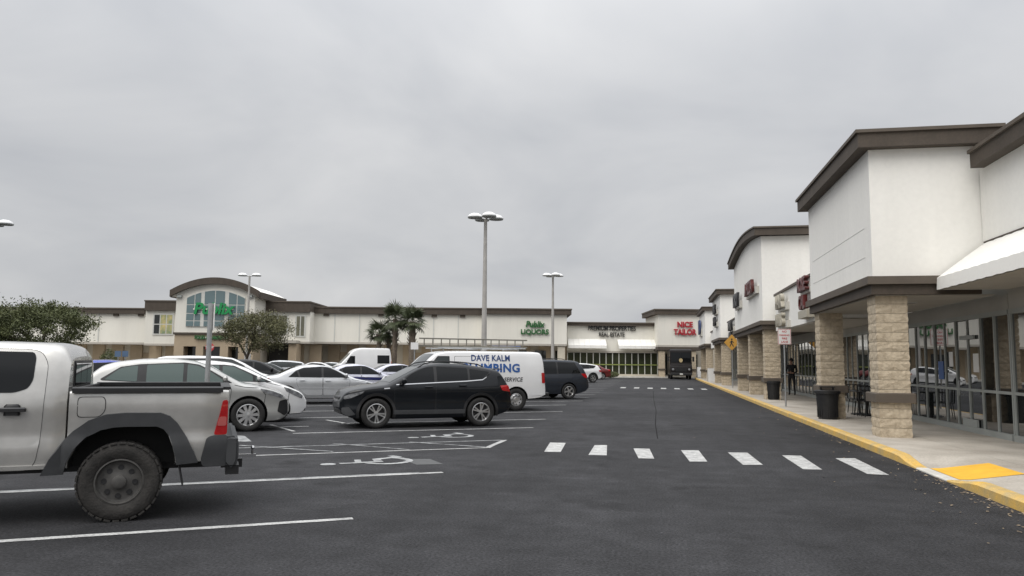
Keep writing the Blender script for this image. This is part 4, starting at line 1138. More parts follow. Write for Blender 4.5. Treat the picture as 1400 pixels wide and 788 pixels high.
SPEC = {}
SPEC['crossover'] = dict(half=.92, wb=2.66, R=.362, tw=.225, rim=.235, spokes=5, style='twin',
    top=[(2.28, .58), (2.24, .78), (2.12, .89), (1.9, .96), (1.5, 1.02), (1.06, 1.075), (.62, 1.33), (.26, 1.535), (.02, 1.615), (-.35, 1.66), (-.9, 1.64), (-1.5, 1.56), (-1.9, 1.48), (-2.0, 1.41), (-2.12, 1.22), (-2.22, 1.08), (-2.29, .95), (-2.33, .7), (-2.35, .55)],
    bot=[(2.28, .5), (2.2, .33), (2.0, .26), (1.7, .22), (-1.7, .23), (-2.2, .36), (-2.35, .5)],
    sec=[(.2, .93), (.38, .985), (.46, .985), (.56, .965), (.74, .972), (.88, .997), (.94, 1.0), (1.0, .982), (1.08, .95), (1.3, .88), (1.6, .755), (1.7, .71)],
    plan=[(2.28, .60), (2.22, .72), (2.08, .86), (1.8, .955), (1.3, .99), (0, 1.0), (-1.4, .985), (-1.9, .94), (-2.2, .85), (-2.35, .74)],
    win=[[(.78, 1.075), (-.10, 1.11), (-.10, 1.55), (.13, 1.52), (.45, 1.36)], [(-.18, 1.115), (-.99, 1.175), (-.99, 1.515), (-.18, 1.555)], [(-1.05, 1.18), (-1.38, 1.215), (-1.58, 1.36), (-1.62, 1.41), (-1.05, 1.495)]],
    dlo=[(.86, 1.055), (-1.40, 1.185), (-1.66, 1.38), (-1.69, 1.435), (-.95, 1.535), (-.1, 1.575), (.17, 1.54), (.51, 1.36)],
    doors=[[(.90, .98), (.88, .45), (.78, .36), (-.12, .36), (-.13, 1.06)], [(-.15, .36), (-.60, .36), (-.82, .62), (-.99, .80), (-1.02, 1.12), (-.15, 1.07)]],
    handles=[(.05, .985), (-.84, 1.02)],
    head=[(2.19, .77), (2.02, .835), (1.66, .905), (1.74, .84), (2.02, .73), (2.18, .70)], tail=[(-1.93, 1.02), (-2.24, 1.04), (-2.31, .95), (-2.28, .86), (-2.0, .90)],
    wshield=[(.98, .65), (.22, .54), (.22, -.54), (.98, -.65)], rwin=[(-2.02, .48), (-2.20, .58), (-2.20, -.58), (-2.02, -.48)], mirror=(.70, 1.09), clad=True, chrome_belt=True, rails=True)
SPEC['wagon'] = dict(half=.935, wb=2.75, R=.372, tw=.235, rim=.245, spokes=10, style='spoke',
    top=[(2.30, .56), (2.26, .74), (2.12, .87), (1.85, .97), (1.5, 1.05), (1.25, 1.09), (.55, 1.47), (.2, 1.59), (-.3, 1.645), (-.9, 1.625), (-1.4, 1.56), (-1.65, 1.48), (-1.95, 1.21), (-2.2, 1.02), (-2.33, .9), (-2.38, .6)],
    bot=[(2.30, .45), (2.2, .28), (2.0, .22), (1.7, .21), (-1.7, .23), (-2.2, .34), (-2.38, .5)],
    sec=[(.2, .92), (.36, .98), (.44, .982), (.55, .966), (.74, .975), (.90, 1.0), (.96, .998), (1.02, .975), (1.1, .94), (1.3, .87), (1.6, .74), (1.7, .70)],
    plan=[(2.30, .58), (2.24, .70), (2.08, .85), (1.8, .95), (1.3, .99), (0, 1.0), (-1.4, .98), (-1.9, .93), (-2.2, .84), (-2.38, .72)],
    win=[[(.90, 1.11), (.06, 1.09), (.06, 1.51), (.28, 1.475), (.52, 1.36)], [(-.02, 1.09), (-.76, 1.105), (-.76, 1.49), (-.02, 1.525)], [(-.94, 1.125), (-1.58, 1.17), (-1.30, 1.40), (-1.2, 1.435), (-.94, 1.475)]],
    dlo=[(1.02, 1.095), (.05, 1.07), (-1.62, 1.15), (-1.66, 1.18), (-1.28, 1.445), (-.9, 1.505), (0, 1.55), (.30, 1.505), (.58, 1.36)],
    doors=[[(1.0, .98), (.95, .5), (.82, .36), (.02, .36), (.0, 1.05)], [(-.02, .36), (-.6, .36), (-.85, .62), (-.95, .82), (-.95, 1.08), (-.02, 1.05)]],
    handles=[(.18, .97), (-.76, .99)],
    head=[(2.14, .80), (1.95, .91), (1.62, .97), (1.66, .90), (1.95, .79), (2.12, .73)], tail=[(-1.85, .98), (-2.2, 1.0), (-2.27, .93), (-1.9, .91)],
    wshield=[(1.18, .68), (.42, .54), (.42, -.54), (1.18, -.68)], rwin=[(-1.78, .48), (-2.16, .60), (-2.16, -.60), (-1.78, -.48)], mirror=(.86, 1.13), rails=False)
SPEC['hatch'] = dict(half=.885, wb=2.75, R=.32, tw=.205, rim=.205, spokes=7, style='spoke',
    top=[(2.18, .50), (2.14, .66), (2.0, .79), (1.7, .92), (1.4, 1.02), (.6, 1.42), (.2, 1.55), (-.3, 1.60), (-1.2, 1.57), (-1.9, 1.48), (-2.1, 1.35), (-2.25, 1.05), (-2.32, .9), (-2.36, .55)],
    bot=[(2.18, .36), (2.05, .20), (1.7, .19), (-1.7, .19), (-2.2, .30), (-2.36, .45)],
    sec=[(.2, .92), (.4, .97), (.75, 1.0), (.95, .985), (1.08, .94), (1.3, .87), (1.6, .72)],
    plan=[(2.18, .55), (2.12, .69), (1.95, .85), (1.65, .95), (1.2, .99), (0, 1.0), (-1.4, .985), (-2.0, .93), (-2.25, .84), (-2.36, .74)],
    win=[[(1.12, 1.06), (.84, 1.06), (.84, 1.19)], [(.78, 1.06), (.02, 1.05), (.02, 1.46), (.28, 1.44), (.76, 1.21)], [(-.06, 1.05), (-.9, 1.07), (-.9, 1.45), (-.06, 1.465)], [(-.97, 1.07), (-1.75, 1.13), (-1.85, 1.36), (-.97, 1.45)]],
    dlo=[(1.26, 1.04), (-1.80, 1.10), (-1.92, 1.38), (-.9, 1.48), (.05, 1.49), (.30, 1.465), (.78, 1.24)],
    doors=[[(1.0, .96), (.95, .45), (.82, .32), (.02, .32), (.0, 1.03)], [(-.02, .32), (-.6, .32), (-.85, .58), (-.95, .8), (-.95, 1.03), (-.02, 1.03)]],
    handles=[(.18, .93), (-.76, .95)],
    head=[(2.06, .68), (1.88, .82), (1.55, .92), (1.62, .80), (1.9, .66), (2.04, .60)], tail=[(-1.98, 1.02), (-2.22, 1.04), (-2.28, .8), (-2.1, .8)],
    wshield=[(1.32, .62), (.42, .52), (.42, -.52), (1.32, -.62)], rwin=[(-2.06, .50), (-2.22, .58), (-2.22, -.58), (-2.06, -.50)], mirror=(.92, 1.10))
SPEC['sedan'] = dict(half=.885, wb=2.62, R=.318, tw=.205, rim=.205, spokes=6, style='spoke',
    top=[(2.22, .50), (2.17, .66), (2.0, .77), (1.6, .88), (1.25, .95), (.5, 1.31), (.15, 1.425), (-.3, 1.47), (-.8, 1.43), (-1.15, 1.32), (-1.65, 1.085), (-2.05, 1.035), (-2.24, .99), (-2.31, .8), (-2.34, .55)],
    bot=[(2.22, .36), (2.1, .20), (1.7, .19), (-1.7, .19), (-2.2, .28), (-2.34, .45)],
    sec=[(.2, .93), (.34, .985), (.44, .978), (.60, .982), (.78, 1.0), (.84, .998), (.90, .975), (.98, .945), (1.2, .86), (1.5, .70)],
    plan=[(2.22, .57), (2.15, .71), (1.98, .86), (1.65, .95), (1.2, .99), (0, 1.0), (-1.4, .98), (-1.95, .92), (-2.25, .82), (-2.34, .72)],
    win=[[(.86, .99), (.02, .98), (.02, 1.35), (.18, 1.345), (.48, 1.22)], [(-.06, .98), (-.82, .99), (-.90, 1.25), (-.68, 1.32), (-.06, 1.365)], [(-.88, .99), (-1.22, 1.01), (-.96, 1.215)]],
    dlo=[(.98, .97), (-1.27, .99), (-1.0, 1.23), (-.72, 1.345), (-.05, 1.39), (.22, 1.37), (.54, 1.22)],
    doors=[[(1.0, .90), (.95, .45), (.82, .32), (.02, .32), (.0, .955)], [(-.02, .32), (-.6, .32), (-.85, .55), (-.95, .75), (-.96, .96), (-.02, .955)]],
    handles=[(.18, .86), (-.76, .87)],
    head=[(2.1, .66), (1.94, .75), (1.62, .81), (1.68, .72), (1.95, .62), (2.09, .58)], tail=[(-1.92, .97), (-2.2, .96), (-2.27, .82), (-2.0, .80)],
    wshield=[(1.18, .62), (.40, .50), (.40, -.50), (1.18, -.62)], rwin=[(-.98, .48), (-1.56, .58), (-1.56, -.58), (-.98, -.48)], mirror=(.84, 1.01), moulding=True)
SPEC['minivan'] = dict(half=.98, wb=3.03, R=.345, tw=.225, rim=.225, spokes=5, style='spoke',
    top=[(2.45, .55), (2.40, .80), (2.2, .94), (1.8, 1.06), (1.55, 1.12), (.9, 1.50), (.5, 1.68), (0, 1.745), (-1, 1.755), (-1.8, 1.73), (-2.1, 1.67), (-2.3, 1.42), (-2.48, 1.12), (-2.56, .95), (-2.60, .55)],
    bot=[(2.45, .42), (2.3, .24), (2.0, .21), (-1.9, .22), (-2.4, .34), (-2.60, .48)],
    sec=[(.2, .92), (.4, .97), (.75, 1.0), (.95, .99), (1.1, .955), (1.4, .89), (1.7, .77)],
    plan=[(2.45, .58), (2.38, .71), (2.2, .86), (1.9, .95), (1.4, .99), (0, 1.0), (-1.7, .985), (-2.2, .93), (-2.45, .84), (-2.60, .74)],
    win=[[(1.05, 1.13), (.10, 1.12), (.10, 1.62), (.42, 1.60), (.80, 1.40)], [(.02, 1.12), (-.92, 1.125), (-.92, 1.635), (.02, 1.64)], [(-1.0, 1.125), (-2.12, 1.16), (-1.86, 1.60), (-1.0, 1.635)]],
    dlo=[(1.15, 1.10), (-2.18, 1.14), (-1.88, 1.635), (0, 1.665), (.45, 1.63), (.86, 1.42)],
    doors=[[(1.1, 1.0), (1.0, .45), (.9, .34), (.08, .34), (.06, 1.09)], [(.04, .34), (-.85, .34), (-.98, .5), (-1.0, 1.09), (.04, 1.09)]],
    handles=[(.24, .98), (-.12, .98)],
    head=[(2.32, .80), (2.1, .93), (1.78, .99), (1.86, .88), (2.12, .77), (2.31, .72)], tail=[(-2.14, 1.13), (-2.40, 1.14), (-2.50, 1.02), (-2.44, .92), (-2.3, .98)],
    wshield=[(1.46, .70), (.72, .58), (.72, -.58), (1.46, -.70)], rwin=[(-2.14, .54), (-2.44, .64), (-2.44, -.64), (-2.14, -.54)], mirror=(1.0, 1.15), rails=True, moulding=True)
SPEC['cargo_van'] = dict(half=1.0, wb=3.5, R=.375, tw=.235, rim=.21, spokes=8, style='steel', r=.06, sm=.025,
    top=[(2.52, .72), (2.48, 1.0), (2.38, 1.12), (1.9, 1.24), (1.70, 1.29), (1.15, 1.88), (.98, 2.0), (.7, 2.06), (0, 2.08), (-2.4, 2.08), (-2.62, 2.06), (-2.71, 1.98), (-2.76, 1.6), (-2.80, 1.0), (-2.82, .6)],
    bot=[(2.52, .5), (2.4, .38), (2.0, .34), (-2.0, .36), (-2.6, .42), (-2.82, .52)],
    sec=[(.3, .94), (.5, .98), (.9, 1.0), (1.25, .995), (1.6, .97), (1.9, .925), (2.1, .89)],
    plan=[(2.52, .80), (2.44, .88), (2.2, .94), (1.8, .98), (1.2, 1.0), (0, 1.0), (-2.5, .995), (-2.72, .985), (-2.82, .955)],
    win=[[(1.34, 1.34), (.62, 1.34), (.62, 1.84), (.96, 1.84)]], dlo=[(1.42, 1.31), (.59, 1.31), (.59, 1.87), (.99, 1.87)],
    doors=[[(1.42, 1.26), (1.36, .62), (1.25, .46), (.52, .46), (.52, 1.28)], [(.42, .46), (-.75, .46), (-.75, 1.86), (.42, 1.86)]], handles=[(.62, 1.16)],
    head=[(2.42, 1.04), (2.26, 1.06), (2.26, .86), (2.42, .86)], tail=[(-2.66, 1.28), (-2.77, 1.28), (-2.79, .92), (-2.68, .92)],
    wshield=[(1.62, .76), (1.04, .66), (1.04, -.66), (1.62, -.76)], rwin=[(-2.70, .05), (-2.735, .05), (-2.735, .60), (-2.70, .60)], mirror=(1.32, 1.34))
SPEC['tall_van'] = dict(half=1.02, wb=3.3, R=.35, tw=.22, rim=.2, spokes=8, style='steel', r=.12,
    top=[(2.45, .72), (2.40, 1.0), (2.2, 1.15), (1.85, 1.32), (1.1, 2.10), (.8, 2.48), (.45, 2.66), (0, 2.74), (-2.3, 2.74), (-2.5, 2.68), (-2.58, 2.3), (-2.62, 1.0), (-2.62, .55)],
    bot=[(2.45, .45), (2.3, .3), (2.0, .28), (-2.0, .3), (-2.62, .45)],
    sec=[(.3, .95), (.6, .99), (1.0, 1.0), (1.5, .97), (2.1, .90), (2.7, .80)],
    plan=[(2.45, .72), (2.35, .84), (2.1, .93), (1.7, .98), (1.2, 1.0), (0, 1.0), (-2.3, .99), (-2.62, .95)],
    win=[[(1.36, 1.38), (.62, 1.38), (.62, 1.98), (.98, 1.98)], [(-1.35, 1.38), (-2.42, 1.38), (-2.42, 2.10), (-1.35, 2.10)]], dlo=[(1.44, 1.35), (.59, 1.35), (.59, 2.02), (1.0, 2.02)],
    doors=[[(1.40, 1.3), (1.32, .6), (1.2, .46), (.52, .46), (.52, 1.32)]], handles=[(.64, 1.16)],
    head=[(2.34, .96), (2.05, 1.10), (2.05, .92), (2.34, .80)], tail=[(-2.56, 1.6), (-2.60, 1.6), (-2.61, 1.0), (-2.57, 1.0)],
    wshield=[(1.78, .80), (.98, .70), (.98, -.70), (1.78, -.80)], rwin=[(-2.56, .1), (-2.58, .1), (-2.58, .6), (-2.56, .6)], mirror=(1.36, 1.42))

def squash(s, ax, kx, z0, kz):
    def fx(x): return math.copysign(ax + (abs(x) - ax) * kx, x) if abs(x) > ax else x
    def fz(z): return z0 + (z - z0) * kz if z > z0 else z
    for k in ('top', 'bot'): s[k] = [(fx(x), fz(z)) for x, z in s[k]]
    s['plan'] = [(fx(x), v) for x, v in s['plan']]; s['sec'] = [(fz(z), v) for z, v in s['sec']]
    for k in ('dlo', 'head', 'tail'): s[k] = [(fx(x), fz(z)) for x, z in s[k]]
    for k in ('win', 'doors'): s[k] = [[(fx(x), fz(z)) for x, z in w] for w in s[k]]
    s['wshield'] = [(fx(x), y) for x, y in s['wshield']]; s['rwin'] = [(fx(x), y) for x, y in s['rwin']]
squash(SPEC['crossover'], 1.33, .88, 1.05, .88)
squash(SPEC['cargo_van'], 9, 1, 1.2, .90)
SHELLS = {}
def shell_for(kind):
    if kind not in SHELLS:
        s = SPEC[kind]; SHELLS[kind] = Shell(s['top'], s['bot'], s['plan'], s['sec'], s['half'], s.get('r', .07), sm=s.get('sm', .045))
    return SHELLS[kind]
def body_mesh(kind, mat):
    s = SPEC[kind]; sh = shell_for(kind)
    if ('me', kind) not in SHELLS:
        cut = []
        for x in (s['wb'] / 2, -s['wb'] / 2):
            for sg in (1, -1): cut.append(cyl_cutter(x, s['R'] + .01, s['R'] + .055, sg * (s['half'] - .34), sg * (s['half'] + .3)))
        SHELLS['me', kind] = sh.mesh([P_white, black_pl, seam_m], cutters=cut)
    me = SHELLS['me', kind].copy(); me.materials[0] = mat
    return me

def car(kind, label, mat, glass, loc, heading, detail=2, group=None, rim_mat=None, cat='car', name='parked_car', seed=0, wsg=None):
    """detail 2: near car with doors, mirrors and lamps; 1: car further off"""
    s = SPEC[kind]; sh = shell_for(kind)
    t = thing(name, label, cat, loc, heading, group)
    link('body', body_mesh(kind, mat), t)
    rm = rim_mat or alloy
    for x in (s['wb'] / 2, -s['wb'] / 2):
        for sg in (1, -1): add_wheel(t, x, s['half'] - s['tw'] / 2 - .015, s['R'], s['tw'], s['rim'], s['spokes'], rm, s['style'], sg)
    for sg in (1, -1):
        if s.get('clad'):
            for x in (s['wb'] / 2, -s['wb'] / 2):
                r0, r1 = s['R'] + .05, s['R'] + .115; zc = s['R'] + .01
                pts = [(x + r1 * math.cos(R(a)), zc + r1 * math.sin(R(a))) for a in range(-14, 195, 8)] + [(x + r0 * math.cos(R(a)), zc + r0 * math.sin(R(a))) for a in range(194, -15, -8)]
                side_panel(sh, 'wheel_arch_trim', pts, .012, black_pl, t, sg, rim=.02, r=0)
            side_panel(sh, 'sill_trim', [(.92, .34), (.92, .44), (-.90, .44), (-.90, .34)], .014, grey_pl, t, sg, rim=.02, r=.01)
        side_panel(sh, 'window_surround', s['dlo'], .003, black_pl, t, sg, r=.03)
        for w in s['win']: side_panel(sh, 'window', w, .008, glass, t, sg, rim=.006, r=.035)
        side_panel(sh, 'headlight', s['head'], .006, lens_clear, t, sg, rim=.01, r=.02, step=(.06, .05))
        side_panel(sh, 'tail_light', s['tail'], .010, lens_red, t, sg, rim=.015, r=.02, step=(.06, .05))
        if detail >= 2 or kind in ('sedan', 'hatch'):
            for d in s['doors']:
                cx_, cz_ = sum(p[0] for p in d) / len(d), sum(p[1] for p in d) / len(d)
                g = [(cx_ + (p[0] - cx_) * 1.014 + (.003 if p[0] > cx_ else -.003), cz_ + (p[1] - cz_) * 1.016) for p in d]
                dr = side_panel(sh, 'door', d, .0045, mat, t, sg, rim=.004, r=.05)
                side_panel(sh, 'door_gap', g, .0015, seam_m, dr, sg, r=.05)
                for h in s['handles']:
                    if min(p[0] for p in d) - .02 < h[0] < max(p[0] for p in d) + .02:
                        c = sh.side(h[0], h[1], .03, sg)
                        MB().bbox(c.x - .10, c.x + .10, c.y - .022, c.y + .018, c.z - .016, c.z + .016, .008).build('handle', mat, dr, True)
        if detail >= 2 and kind != 'cargo_van':
            def seam(pts, w=.006):
                P = [Vector(q) for q in pts]; L_, R_ = [], []
                for i, q in enumerate(P):
                    d = (P[min(i + 1, len(P) - 1)] - P[max(i - 1, 0)]).normalized(); nn = Vector((-d.y, d.x)) * w
                    L_.append(tuple(q + nn)); R_.append(tuple(q - nn))
                side_panel(sh, 'panel_seam', L_ + R_[::-1], .003, seam_m, t, sg, r=0, step=(.08, .06))
            fa, ra, rr_ = s['wb'] / 2, -s['wb'] / 2, s['R'] + .055
            hx, hz_2 = s['head'][2]
            seam([(fa + rr_ * .80, s['R'] + rr_ * .62), (fa + rr_ * .86, hz_2 - .14), (hx + .02, hz_2 - .03)])
            seam([(hx - .02, hz_2 + .015), (fa - .1, sh.zt(fa - .1) - .085), (s['doors'][0][0][0] + .06, sh.zt(s['doors'][0][0][0] + .2) - .07)])
            tx, tz = s['tail'][-1]
            seam([(ra - rr_ * .82, s['R'] + rr_ * .60), (ra - rr_ * 1.0, tz - .12), (tx - .10, tz - .02)])
        if s.get('moulding'):
            z = s['R'] + .24; a = s['wb'] / 2 - s['R'] - .1
            side_panel(sh, 'side_moulding', [(a, z), (a, z + .05), (-a, z + .06), (-a, z + .01)], .012, mat, t, sg, rim=.012, r=.01)
        if s.get('chrome_belt'):
            d = [(.86, 1.06), (-.95, 1.145), (-1.38, 1.18), (-1.54, 1.27), (-1.60, 1.35)]
            strip = [(p[0], p[1] + .0) for p in d] + [(p[0] + (.02 if k > 2 else 0), p[1] - .022) for k, p in reversed(list(enumerate(d)))]
            me = panel_mesh('chrome_strip', strip, lambda u, v, o, g=sg: sh.side(u, v, .012 + o, g), chrome, (.1, .2), .008, Vector((0, sg, 0))); link('chrome_strip', me, t)
        mx, mz = s['mirror']; c = sh.side(mx, mz, .0, sg)
        o = link('mirror', mirror_mesh(mat), t, (c.x, c.y + sg * .13, c.z + .03), R(0 if sg > 0 else 180))
        MB().box(c.x - .035, c.x + .035, min(c.y - sg * .03, c.y + sg * .08), max(c.y - sg * .03, c.y + sg * .08), c.z - .03, c.z + .0).build('mirror_stalk', black_pl, o, loc=(0, 0, 0))
        st = o.children[0]; st.matrix_parent_inverse = o.matrix_basis.inverted()
    top_panel(sh, 'windshield', s['wshield'], .006, glass_mid if glass is glass_dark else glass, t, rim=.006)
    rw = s['rwin']
    top_panel(sh, 'rear_window', rw, .008, glass, t, rim=.006, r=.02, step=(.03, .15))
    if s.get('rails') and detail >= 2:
        for sg in (1, -1):
            m = MB(); y = sg * s['half'] * .60; prev = None
            for i in range(11):
                x = .25 - 1.75 * i / 10; z = sh.ztop(x, y) + (.055 if 0 < i < 10 else .0)
                if prev: m.tube(prev, (x, y, z), .016, n=6)
                prev = (x, y, z)
            m.build('roof_rail', black_pl, t, True)
    # front face: grille, number plates
    xf = s['top'][-1][0] if s['top'][0][0] < s['top'][-1][0] else s['top'][0][0]
    xr = min(p[0] for p in s['top'])
    zf = sh.zt(xf - .02)
    MB().bbox(xf - .09, xf - .005, -.38, .38, zf - .10, zf + .05, .02).build('grille', black_pl, t)
    MB().bbox(xf - .16, xf - .03, -.55, .55, sh.zb(xf - .1) + .02, sh.zb(xf - .1) + .12, .02).build('lower_intake', black_pl, t)
    MB().box(xr - .012, xr + .03, -.16, .16, .62, .76).build('number_plate', plate_m, t)
    return t

def place(kind, px, py, wheel, sg, heading):
    """location so that the chosen wheel of the near side touches the ground at a pixel; wheel 'f' or 'r', sg +1 left side"""
    s = SPEC[kind]; c = at_z(px, py); lx = s['wb'] / 2 * (1 if wheel == 'f' else -1); ly = sg * (s['half'] - .04)
    ca, sa = math.cos(heading), math.sin(heading)
    return (c.x - lx * ca + ly * sa, c.y - lx * sa - ly * ca, 0)
HR = math.atan2(-SD.y, -SD.x)        # row beside the aisle: nose away from the aisle
HL = math.atan2(SD.y, SD.x)
ROW1, ROW2, ROWS = 'vehicles parked beside the drive aisle', 'cars parked nose-out in the facing row', 'cars further off in the lot'

rav = car('crossover', 'dark navy crossover with chrome window strip parked beside the aisle', P_navy, glass_dark, place('crossover', 514, 586.5, 'f', 1, HR), HR, group=ROW1)
cx = SHELLS['crossover']
for sg in (1, -1):
    side_panel(cx, 'front_skid', [(2.12, .50), (1.98, .52), (1.82, .34), (2.0, .30), (2.12, .38)], .012, grey_pl, rav, sg, rim=.01, r=.03)
    side_panel(cx, 'fender_badge', [(1.16, .97), (1.02, .98), (1.02, .955), (1.16, .945)], .010, chrome, rav, sg, rim=.004, r=.004)
MB().bbox(-2.0, -1.74, -.60, .60, 1.43, 1.455, .012).build('spoiler', P_navy, rav)

# ---- plumber's van
vloc = place('cargo_van', 705.5, 562, 'r', 1, HR)
van = car('cargo_van', 'white plumbing van with blue lettering and roof ladder rack', P_white, glass_mid, vloc, HR, group=ROW1, cat='van', name='cargo_van')
vs_ = SHELLS['cargo_van']
def van_text(txt, size, x, z, mat, bold, sx, shear=0.0):
    for sg in (1, -1):
        me = text_mesh(txt, size, 0.0, mat, bold, sx, shear, 1.06)
        for v in me.vertices:
            u, w = v.co.x, v.co.y; q = vs_.side(x - u if sg > 0 else x + u, z + w, .010, sg); v.co = q
        if sg > 0 and False: me.flip_normals()
        link('lettering', me, van)
van_text('DAVE KALM', .28, -.83, 1.74, let_navy, .007, .88)
van_text('PLUMBING', .38, -.86, 1.41, let_blue, .013, 1.06)
van_text('SERVICE', .19, -1.62, 1.04, let_grey, .004, .92, .2)
for sg in (1, -1):
    side_panel(vs_, 'lower_trim', [(-1.95 - .35, .50), (-1.95 - .35, .56), (-2.70, .58), (-2.70, .52)], .006, P_white, van, sg, r=.01)
MB().bbox(-2.98, -2.80, -.92, .92, .46, .60, .02).build('rear_bumper', black_pl, van)
MB().bbox(2.44, 2.60, -.95, .95, .48, .66, .03).build('front_bumper', black_pl, van)
rk = MB()
for x in (.75, -.55, -1.9):
    for y in (-.74, .74): rk.tube((x, y, 1.86), (x, y, 2.06), .018, n=8)
    rk.tube((x, -.80, 2.06), (x, .80, 2.06), .02, n=8)
for y in (-.78, .78): rk.tube((.95, y, 2.08), (-2.15, y, 2.08), .016, n=8)
rack = rk.build('roof_rack', galv, van, True)
vl = Vector(vloc)
def on_van(p):
    ca, sa = math.cos(HR), math.sin(HR); return (vl.x + p[0] * ca - p[1] * sa, vl.y + p[0] * sa + p[1] * ca, p[2])
ladder_m = pmat('weathered_ladder', (0.22, 0.21, 0.18), .6, metal=.2, var=.2, vscale=6)
lad = thing('ladder', 'long aluminium extension ladder on edge on the van roof rack', 'ladder', on_van((-.3, .66, 2.10)), HR)
for z in (.025, .27): MB().box(-1.95, 1.85, -.025, .025, z - .022, z + .022).build('ladder_rail', ladder_m, lad)
for k in range(13): MB().tube((-1.8 + .29 * k, 0, .02), (-1.8 + .29 * k, 0, .27), .020, n=8).build('rung', ladder_m, lad)
lad2 = thing('ladder', 'flat-lying fibreglass step ladder on the van roof rack', 'ladder', on_van((-.5, .1, 2.105)), HR)
for y in (-.22, .22): MB().box(-1.4, 1.3, y - .03, y + .03, 0.0, .06).build('ladder_rail', let_beige, lad2)
for k in range(9): MB().box(-1.3 + .3 * k, -1.2 + .3 * k, -.19, .19, .02, .045).build('rung', galv, lad2)
bk = thing('pipe_tube', 'dark blue pipe holder lying across the van rack end', 'pipe tube', on_van((-1.9, -.15, 2.145)), HR)
MB().tube((-.55, -.3, 0), (.55, -.3, 0), .055, n=12).build('tube', let_navy, bk, True); MB().tube((.54, -.3, 0), (.60, -.3, 0), .062, n=12).build('cap', black_pl, bk, True)

car('minivan', 'charcoal minivan with dark rear glass parked beyond the plumbing van', P_charc, glass_dark, place('minivan', 778, 546, 'r', 1, HR), HR, group=ROW1, cat='minivan')
car('crossover', 'white crossover parked beyond the charcoal minivan', P_white, glass_dark, place('crossover', 811, 523.5, 'r', 1, HR), HR, 1, ROW1)
car('sedan', 'dark red car at the far end beside the white crossover', P_red, glass_dark, place('sedan', 824, 519, 'r', 1, HR), HR, 1, ROW1)

# ---- facing row, noses to the right
cxl = place('wagon', 338, 590.5, 'f', -1, HL)
wag = car('wagon', 'warm silver crossover with pale green glass behind the pickup bed', P_silver2, glass_green, cxl, HL, group=ROW2)
wsh = SHELLS['wagon']
for sg in (1, -1):
    side_panel(wsh, 'bumper_corner', [(2.24, .72), (2.06, .68), (2.02, .44), (2.18, .34), (2.26, .40)], .008, black_pl, wag, sg, rim=.01, r=.03)
hl = (cxl[0] + .55 - SD.x * 1.45, cxl[1] + PITCH_Y * 1.0 - SD.y * 1.45, 0)
hat = car('hatch', 'white tall hatchback parked between the silver crossover and silver sedan', P_white, glass_green, hl, HL, group=ROW2, rim_mat=alloy)
car('sedan', 'silver sedan with body-side moulding in front of the navy crossover', P_silver, glass_dark, place('sedan', 391, 553, 'r', -1, HL), HL, group=ROW2)
car('sedan', 'white sedan with blue lower stripe beside the silver sedan', P_lblue, glass_dark, place('sedan', 455, 541, 'r', -1, HL), HL, 1, ROW2)
st_ = [o for o in COL.objects if o.get('label') == 'white sedan with blue lower stripe beside the silver sedan'][0]
ssh = SHELLS['sedan']
for sg in (1, -1): side_panel(ssh, 'blue_stripe', [(1.9, .76), (1.0, .84), (-1.9, .90), (-2.1, .80), (-1.0, .76), (1.0, .70)], .009, P_dblue, st_, sg, r=.02)
car('sedan', 'lilac-white sedan with dark glass behind the blue-striped sedan', P_lblue, glass_dark, place('sedan', 520, 532, 'r', -1, HL), HL, 1, ROW2)
# ---- further rows
def far_car(kind, label, mat, glass, px, py, wheel, sg, h, **k):
    return car(kind, label, mat, glass, place(kind, px, py, wheel, sg, h), h, 1, ROWS, **k)
far_car('tall_van', 'white high-roof van with dark rear side glass before the palms', P_white, glass_dark, 520, 519, 'r', 1, HR, cat='van', name='cargo_van')
far_car('crossover', 'bright blue crossover glimpsed behind the pickup cab', P_blue, glass_dark, 88, 566, 'r', -1, HL)
far_car('crossover', 'white crossover with dark glass below the thin tree', P_white, glass_dark, 318, 519, 'r', 1, HR)
far_car('wagon', 'black crossover with its tail beside the white hatchback', P_black, glass_dark, 386, 539, 'f', -1, HL)
far_car('sedan', 'grey sedan with pale windshield beyond the black crossover', P_grey, glass_mid, 396, 529, 'f', -1, HL)
far_car('sedan', 'small white sedan near the right supermarket wing', P_white, glass_dark, 405, 519, 'f', 1, HR)
far_car('sedan', 'pale silver sedan under the right supermarket wing', P_silver, glass_mid, 428, 518, 'f', 1, HR)
far_car('sedan', 'dark red sedan parked along the supermarket canopy', P_red, glass_dark, 436, 511, 'f', 1, HR)
far_car('crossover', 'dark blue crossover beside the nose of the white high-roof van', P_dblue, glass_dark, 452, 512.5, 'f', 1, HR)
far_car('hatch', 'silver hatchback standing behind the white hatchback', P_silver, glass_mid, 350, 522, 'f', 1, HR)
far_car('minivan', 'white minivan roof showing above the silver crossover', P_white, glass_mid, 235, 553, 'r', -1, HL, cat='minivan')
far_car('sedan', 'white sedan half hidden behind the blue crossover', P_white, glass_dark, 150, 522, 'f', 1, HR)

